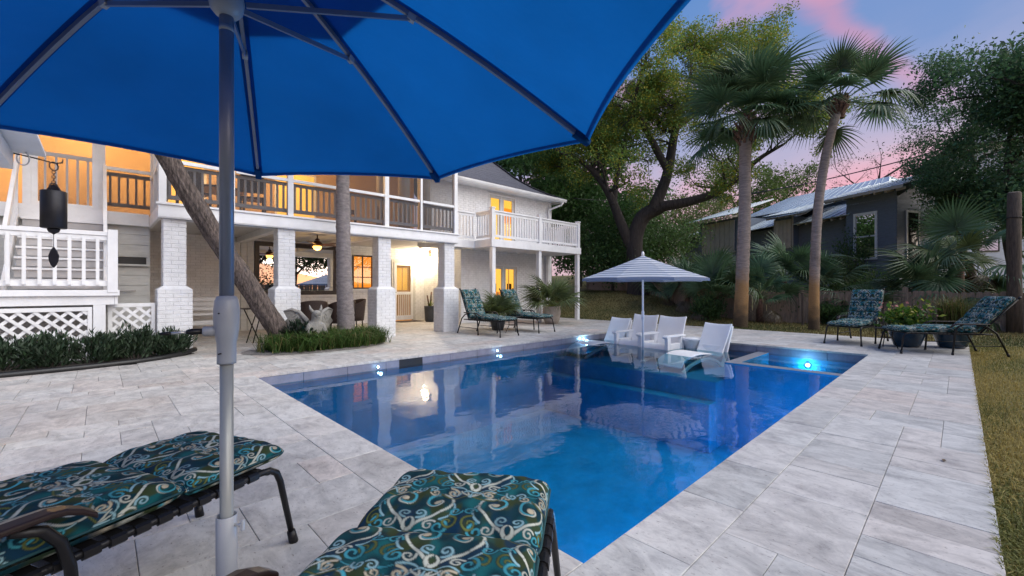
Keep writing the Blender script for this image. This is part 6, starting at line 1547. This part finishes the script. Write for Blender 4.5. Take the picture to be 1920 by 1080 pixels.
# --- potted plants
def pot(name, p, prof, m_, label, cat='potted plant', group=None):
    e = tag(empty(name, p), label, cat, group); MB().lathe(prof, 28).build('pot', M[m_], e, True, local=True)
    rt, ht = prof[-2][0], prof[-2][1]; MB().lathe([(0,ht-.05),(rt*.93,ht-.05)],20).build('soil', M['soil'], e, local=True); return e
def palm_pot(p, label, sc, nf, cols, pr, m_):
    e = pot('potted_palm', p, pr, m_, label, group='potted palms by the house'); ht = pr[-2][1]
    for k in range(nf): place_frond(e, (0,0,ht-.04), k*2.399, R(78-66*(k+.5)/nf)+r1.uniform(-.1,.1), sc*r1.uniform(.8,1.15), cols[k % len(cols)], r1.uniform(-.3,.3))
vase = [(.16,0),(.20,.05),(.25,.28),(.23,.42),(.25,.46),(.22,.44)]
palm_pot((7.85,8.75,0),'bushy potted palm between the two house loungers',.50,22,FRY,[(.15,0),(.20,.2),(.24,.38),(.26,.40),(.23,.38)],'dark_pot')
palm_pot((10.55,9.15,0),'potted palm in a pale clay pot under the balcony',.72,18,FRY,[(.20,0),(.26,.12),(.30,.38),(.27,.52),(.30,.56),(.27,.54)],'clay')
e = pot('potted_plant', (8.15,12.55,0), [(.15,0),(.17,.05),(.20,.50),(.21,.54),(.18,.52)], 'dark_pot', 'tall charcoal pot with a spiky plant beside the screen door')
for k in range(16):
    a = k*2.4; el = 1.1-.5*(k%3)*.5; L_ = .26+.12*(k%4)/3; d = Vector((math.cos(a)*math.cos(el),math.sin(a)*math.cos(el),math.sin(el))); s = Vector((-math.sin(a),math.cos(a),0))*.016
    b = Vector((0,0,.5)); V = [b-s,b+s,b+d*L_*.6+s*.8,b+d*L_*.6-s*.8,b+d*L_+Vector((0,0,-.04))]; add('leaf', fast_mesh('leaf',[tuple(v) for v in V],[(0,1,2,3),(3,2,4)],M['leaf'],col=np.tile([.12,.16,.03],(5,1))), e, True)
for s_ in ((.06,.02,1.02),(-.08,.05,.9)): MB().tube([(s_[0]*.3,s_[1]*.3,.5),s_], [.03,.02], 8).build('cane', M['boots'], e, True, local=True)
bp_ = [(.17,0),(.20,.03),(.27,.22),(.29,.36),(.31,.40),(.28,.38)]
for i, (p, lab) in enumerate((((11.45,.72,0),'round blue glazed pot with flowering foliage between the far loungers'),((11.85,.10,0),'round blue glazed pot with feathery plant behind the far right lounger'))):
    e = pot('potted_plant', p, bp_, 'blue_pot', lab, group='blue glazed pots'); q = np.random.default_rng(60+i); n = 700
    if i == 0:
        cen = q.normal(0,1,(n,3))*np.array([.17,.17,.11]) + np.array([0,0,.56]); add('foliage', leaf_mesh('foliage', cen, .10, leaf_cols(n,(.07,.15,.02),q,.45,(.30,.34,.05),.2), q, .55), e, True)
        n = 70; cen = q.normal(0,1,(n,3))*np.array([.2,.2,.06]) + np.array([0,0,.72]); add('flowers', leaf_mesh('flowers', cen, .05, leaf_cols(n,(.55,.25,.22),q,.3,(.6,.5,.15),.3), q, .9), e, True)
    else:
        P_ = q.normal(0,.10,(n,3))*np.array([1,1,0]) + np.array([0,0,.36]); o = blades('foliage', P_, .62, .006, leaf_cols(n,(.10,.12,.03),q,.4,(.16,.12,.05),.3), q, .75); o.parent = e
# ------------------------------------------------------------------ fences
def fence(path, h, label, pw=.14, post_every=14):
    P_ = [Vector(p) for p in path]; e = tag(empty('wooden_fence', P_[0]), label, 'fence', 'wooden fences round the garden'); k = 0
    shared = {}
    for a, b in zip(P_[:-1], P_[1:]):
        L_ = (b-a).length; n = int(L_/pw); ang = math.atan2(b.y-a.y,b.x-a.x); d = (b-a)/n
        for i in range(n):
            c = a + d*(i+.5); z = hground(c.x,c.y); v = rng.randint(0,3)
            if v not in shared:
                mb = MB(); w = pw*.47; hh = h*(1+.012*(v-1.5)); mb._q([(-w,-.009,0),(w,-.009,0),(w,.009,0),(-w,.009,0),(-w,-.009,hh-.03),(w,-.009,hh-.03),(w,.009,hh-.03),(-w,.009,hh-.03),(-w*.55,-.009,hh),(w*.55,-.009,hh),(w*.55,.009,hh),(-w*.55,.009,hh)],
                    [(0,1,5,4),(2,3,7,6),(1,2,6,5),(3,0,4,7),(4,5,9,8),(6,7,11,10),(5,6,10,9),(7,4,8,11),(8,9,10,11)]); shared[v] = fast_mesh('picket', mb.v, mb.f, M['fence'])
            o = bpy.data.objects.new('picket', shared[v]); C.objects.link(o); o.parent = e; o.location = Vector((c.x,c.y,z-.05+rng.uniform(-.015,.01))) - P_[0]; o.rotation_euler = (0,rng.gauss(0,.008),ang); k += 1
        za, zb_ = hground(a.x,a.y), hground(b.x,b.y); nrm = Vector((math.sin(ang),-math.cos(ang),0))
        if nrm.dot(a) > 0: nrm = -nrm
        for hz in (.3, h-.2): MB().beam(Vector((a.x,a.y,za+hz))-nrm*.035, Vector((b.x,b.y,zb_+hz))-nrm*.035, .04, .09).build('rail', M['fence'], e)
        MB().box(b.x-.06,b.x+.06,b.y-.06,b.y+.06,zb_-.1,zb_+h+.08).build('post', M['fence'], e, bevel=.006)
fence([(17.1,-2.4,0),(17.0,1.1,0),(16.6,3.6,0),(16.3,5.4,0),(16.6,7.2,0)], 1.10, 'low weathered picket fence behind the palms and far loungers')
fence([(16.62,7.3,0),(17.6,9.0,0),(18.9,11.6,0),(20.5,15.0,0)], 1.25, 'weathered picket fence climbing the grass bank behind the striped umbrella')
fence([(2,-9,0),(10,-9,0),(20,-8.5,0)], 1.5, 'dark wooden fence across the lawn, mirrored in the picture window', pw=.2)
# rail of the low garden wall behind the far lounger
o = tag(MB().beam(at(1500,546,13.4), at(1760,547,12.4), .07, .035).build('fence_rail', M['post_wood']), 'long grey horizontal rail above the low fence behind the far loungers', 'rail')
for px_, d_ in ((1615,12.95),(1655,12.8),(1505,13.35),(1755,12.45)):
    p = at(px_,548,d_); MB().box(p.x-.03,p.x+.03,p.y-.03,p.y+.03,-.05,p.z-.02).build('rail_post', M['post_wood'], o)
# timber post at the right edge
tp = at(1902,640,11.0); o = tag(empty('timber_post', (tp.x,tp.y,-.05)), 'thick weathered timber post at the right edge of the garden', 'post')
mb = MB(); mb.tube([(0,0,0),(.01,0,1.2),(.0,.01,2.4),(.01,.0,3.62),(.0,0,3.66)], [.145,.135,.135,.125,.105], 14); mb.build('shaft', M['post_wood'], o, True, local=True)
MB().ring((0,0,3.0), .137, .010).build('iron_band', M['black_metal'], o, True, local=True)
# overhead cables
def cable(name, a, b, sag, r, label):
    pts = [a.lerp(b,t) - UPV*sag*4*t*(1-t) for t in np.linspace(0,1,17)]; o = MB().tube(pts, r, 5).build(name, M['cable'], None, True); tag(o, label, 'cable', 'overhead cables')
cable('power_cable', at(1960,222,17), at(1330,372,32), .5, .03, 'upper black overhead cable crossing the pink sky to the oak')
cable('power_cable', at(1960,262,17), at(1560,352,27), .35, .028, 'lower black overhead cable crossing in front of the dark neighbour house')
cable('power_cable', at(1075,372,22), at(1262,376,26), .1, .018, 'thin overhead cable between the house roof corner and the oak')
# ------------------------------------------------------------------ the dark neighbour house with metal roofs
NP = Vector((24.4,1.5,0)); NU = Vector((.43,.903,0)).normalized(); NV = Vector((NU.y,-NU.x,0))       # NU runs left and away, NV straight back
NH = tag(empty('neighbour_house', NP), 'dark navy clapboard house with galvanised metal roofs beyond the fence', 'house')
def nw(u, z, v=0): return NP + NU*u + NV*v + UPV*z
def obox(mb, u0, u1, v0, v1, z0, z1):
    ps = [nw(u,z,v) for z in (z0,z1) for (u,v) in ((u0,v0),(u1,v0),(u1,v1),(u0,v1))]
    mb._q(ps, [(3,2,1,0),(4,5,6,7),(0,1,5,4),(1,2,6,5),(2,3,7,6),(3,0,4,7)]); return mb
def clap_wall(name, u0, u1, v, z0, z1, depth, holes=(), board=.17, right=False):
    w = obox(MB(), u0, u1, v+.02, v+depth, z0, z1).build(name, M['navy'], NH); n = int((z1-z0)/board)
    for k in range(n):
        za, zc = z0+k*board, z0+(k+1)*board; segs = [(u0,u1)]
        for h in holes:
            if zc > h[2] and za < h[3]: segs = [s for q in segs for s in ((q[0],min(q[1],h[0])),(max(q[0],h[1]),q[1])) if s[1]-s[0] > .02]
        for a, b in segs:
            vs = [nw(a,za,v-.016),nw(b,za,v-.016),nw(b,zc,v-.002),nw(a,zc,v-.002),nw(a,za,v+.004),nw(b,za,v+.004)]
            add('clapboard', fast_mesh('clapboard', vs, [(0,1,2,3),(4,5,1,0)], M['navy']), w)
        if right:
            vs = [nw(u0-.016,za,v),nw(u0-.016,za,v+depth),nw(u0-.002,zc,v+depth),nw(u0-.002,zc,v)]
            add('clapboard', fast_mesh('clapboard', vs, [(3,2,1,0)], M['navy']), w)
    return w
def metal_roof(name, quad, n, drop=.05):
    """quad: eave a, eave b, top b, top a; n sheets with raised seams"""
    a, b, tb, ta = [Vector(q) for q in quad]; nr = (b-a).cross(ta-a).normalized()
    if nr.z < 0: nr = -nr
    r = MB(); r.quad(a,b,tb,ta); ro = r.build(name, M['metal_roof'], NH, solid=.03)
    for k in range(n):
        t0, t1 = k/n, (k+1)/n; p0,p1,q1,q0 = a.lerp(b,t0),a.lerp(b,t1),tb.lerp(ta,1-t1),tb.lerp(ta,1-t0)
        o = nr*.022; m_ = MB(); m_.quad(p0+o,p1+o-(p1-p0)*.04,q1+o-(q1-q0)*.04,q0+o); m_.build('roof_sheet', M['metal_roof'], ro)
        m2 = MB(); m2.beam(p0+nr*.035,q0+nr*.035,.03,.03,up=tuple(nr)); m2.build('roof_seam', M['metal_roof'], ro)
    return ro
def rafters(u0, u1, v0, v1, z, n, zin=.0):
    for k in range(n):
        u = u0+(k+.5)*(u1-u0)/n; MB().beam(nw(u,z,v0), nw(u,z+zin,v1), .06, .10).build('rafter_tail', M['shade'], NH)
# right block
clap_wall('front_wall', .40, 2.45, 0, 0, 5.05, 4.5, holes=[(1.15,2.10,2.42,4.58)], right=True)
def nwin(u0,u1,z0,z1,v=0):
    f = MB(); obox(f,u0-.09,u0,v-.05,v+.02,z0-.09,z1+.12); obox(f,u1,u1+.09,v-.05,v+.02,z0-.09,z1+.12); obox(f,u0,u1,v-.05,v+.02,z1,z1+.12); obox(f,u0,u1,v-.05,v+.02,z0-.09,z0)
    w = f.build('window', M['white'], NH); g = MB(); obox(g,u0,u1,v-.006,v+.010,z0,z1); g.build('pane', M['tint'], w); s = MB(); obox(s,u0,u1,v-.03,v-.008,(z0+z1)/2-.03,(z0+z1)/2+.03); s.build('sash_rail', M['white'], w); return w
nwin(1.22,2.02,2.52,4.46)
# window on the right flank
f = MB(); obox(f,.34,.38,.55,.63,2.4,4.5); obox(f,.34,.38,1.35,1.43,2.4,4.5); obox(f,.34,.38,.63,1.35,4.42,4.5); w = f.build('window', M['white'], NH); g = MB(); obox(g,.365,.378,.63,1.35,2.4,4.42); g.build('pane', M['dark_glass'], w)
metal_roof('roof', [nw(-.15,5.42,-.55), nw(3.35,5.35,-.55), nw(3.35,6.25,2.4), nw(-.15,6.30,2.4)], 8)
metal_roof('roof', [nw(-.15,5.3,5.2), nw(3.35,5.3,5.2), nw(3.35,6.24,2.42), nw(-.15,6.29,2.42)], 8)
rafters(-.1,3.3,-.5,.02,5.26,8,.12); MB().beam(nw(-.15,5.36,-.57),nw(3.35,5.30,-.57),.03,.12).build('eave_board', M['shade'], NH)
w = MB(); w.quad(nw(.40,5.05,0),nw(.40,5.05,4.5),nw(.40,6.2,2.4)); w.quad(nw(.40,5.05,0),nw(2.45,5.05,0),nw(2.45,5.4,0),nw(.40,5.4,0)); w.build('gable_wall', M['navy'], NH)
# wall d, bump c2, wall c
clap_wall('side_wall', 2.46, 5.2, .5, 0, 4.55, 6)
metal_roof('roof', [nw(2.3,4.60,-.05), nw(5.15,4.50,-.05), nw(5.15,5.85,3.2), nw(2.3,5.85,3.2)], 7); rafters(2.5,5.1,.0,.5,4.47,6,.15)
clap_wall('bay_wall', 5.2, 6.3, .1, 0, 5.0, 6)
for k in range(4): obox(MB(), 5.28+k*.24, 5.28+(k+1)*.24-.02, .03, .075, 3.3, 4.85).build('shutter_board', M['shade'], NH)
for u in (5.2,6.27): obox(MB(), u-.03, u+.03, .02, .08, 3.2, 4.95).build('corner_trim', M['shade'], NH)
metal_roof('roof', [nw(4.2,5.05,-.45), nw(6.65,5.12,-.45), nw(6.65,5.85,2.4), nw(4.2,5.85,2.4)], 6); rafters(4.3,6.6,-.4,.1,4.95,6,.1)
clap_wall('front_wall', 6.3, 8.7, .6, 0, 4.55, 6)
metal_roof('roof', [nw(6.0,4.62,.05), nw(8.85,4.52,.05), nw(8.85,6.0,3.6), nw(6.0,6.0,3.6)], 7)
# block b with the tan shutters
clap_wall('front_wall', 8.7, 12.0, 0, 0, 5.5, 6)
for k in range(7): obox(MB(), 8.95+k*.39, 8.95+(k+1)*.39-.03, -.09, -.03, 3.45, 5.35).build('shutter_board', M['shade'], NH)
obox(MB(), 8.85,11.75,-.10,-.03,3.35,3.44).build('corner_trim', M['shade'], NH)
metal_roof('roof', [nw(8.5,5.62,-.6), nw(12.6,5.60,-.6), nw(11.4,6.7,2.6), nw(8.5,6.7,2.6)], 9); rafters(8.6,12.5,-.55,.0,5.48,9,.1)
# low far-left wing
clap_wall('front_wall', 12.0, 14.6, .6, 0, 4.7, 5)
metal_roof('roof', [nw(11.7,4.85,.1), nw(15.0,4.70,.1), nw(14.6,5.7,2.8), nw(11.7,5.7,2.8)], 7)
# main long roof behind
metal_roof('roof', [nw(2.2,5.80,2.5), nw(11.0,5.80,2.5), nw(9.4,7.1,5.0), nw(3.6,7.1,5.0)], 20)
metal_roof('roof', [nw(2.2,5.80,7.5), nw(11.0,5.80,7.5), nw(9.4,7.09,5.0), nw(3.6,7.09,5.0)], 20)
m_ = MB(); m_.quad(nw(2.2,5.80,2.5),nw(3.6,7.1,5.0),nw(2.2,5.80,7.5)); m_.build('roof_end', M['metal_roof'], NH)
m_ = MB(); m_.quad(nw(11.0,5.80,2.5),nw(9.4,7.1,5.0),nw(11.0,5.80,7.5)); m_.build('roof_end', M['metal_roof'], NH)
obox(MB(), 2.5, 10.8, 2.6, 7.4, 0, 5.82).build('core_wall', M['navy'], NH)
obox(MB(), 12.0, 14.5, 2.0, 6, 0, 5.0).build('core_wall', M['navy'], NH)
# pale house glimpsed through the right-hand trees
q0 = at(1925,520,27); PH = tag(empty('pale_house', (q0.x,q0.y,0)), 'pale house with dark eaves glimpsed through the trees at the right edge', 'house')
a = math.atan2(q0.y,q0.x)
def lb(name, m_, *b, **k): return MB().box(*b).build(name, M[m_], PH, local=True, **k)
PH.rotation_euler = (0,0,a-math.pi/2+.35)
lb('wall', 'white', -3,4,0,6,0,10.4)
add('roof', fast_mesh('roof', [(-3.8,-.8,10.45),(4.8,-.8,10.45),(4.8,7,10.45),(-3.8,7,10.45),(-.2,3,12.6),(1.2,3,12.6)], [(0,1,5,4),(1,2,5),(2,3,4,5),(3,0,4),(3,2,1,0)], M['shingle']), PH, True)
for k in range(3):
    for z in (3.5,7.0):
        w = lb('window', 'dark_trim', -2.2+k*2.2,-1.2+k*2.2,-.05,.02,z,z+1.6); lb('pane','tint',-2.12+k*2.2,-1.28+k*2.2,-.07,-.052,z+.08,z+1.52).parent = w
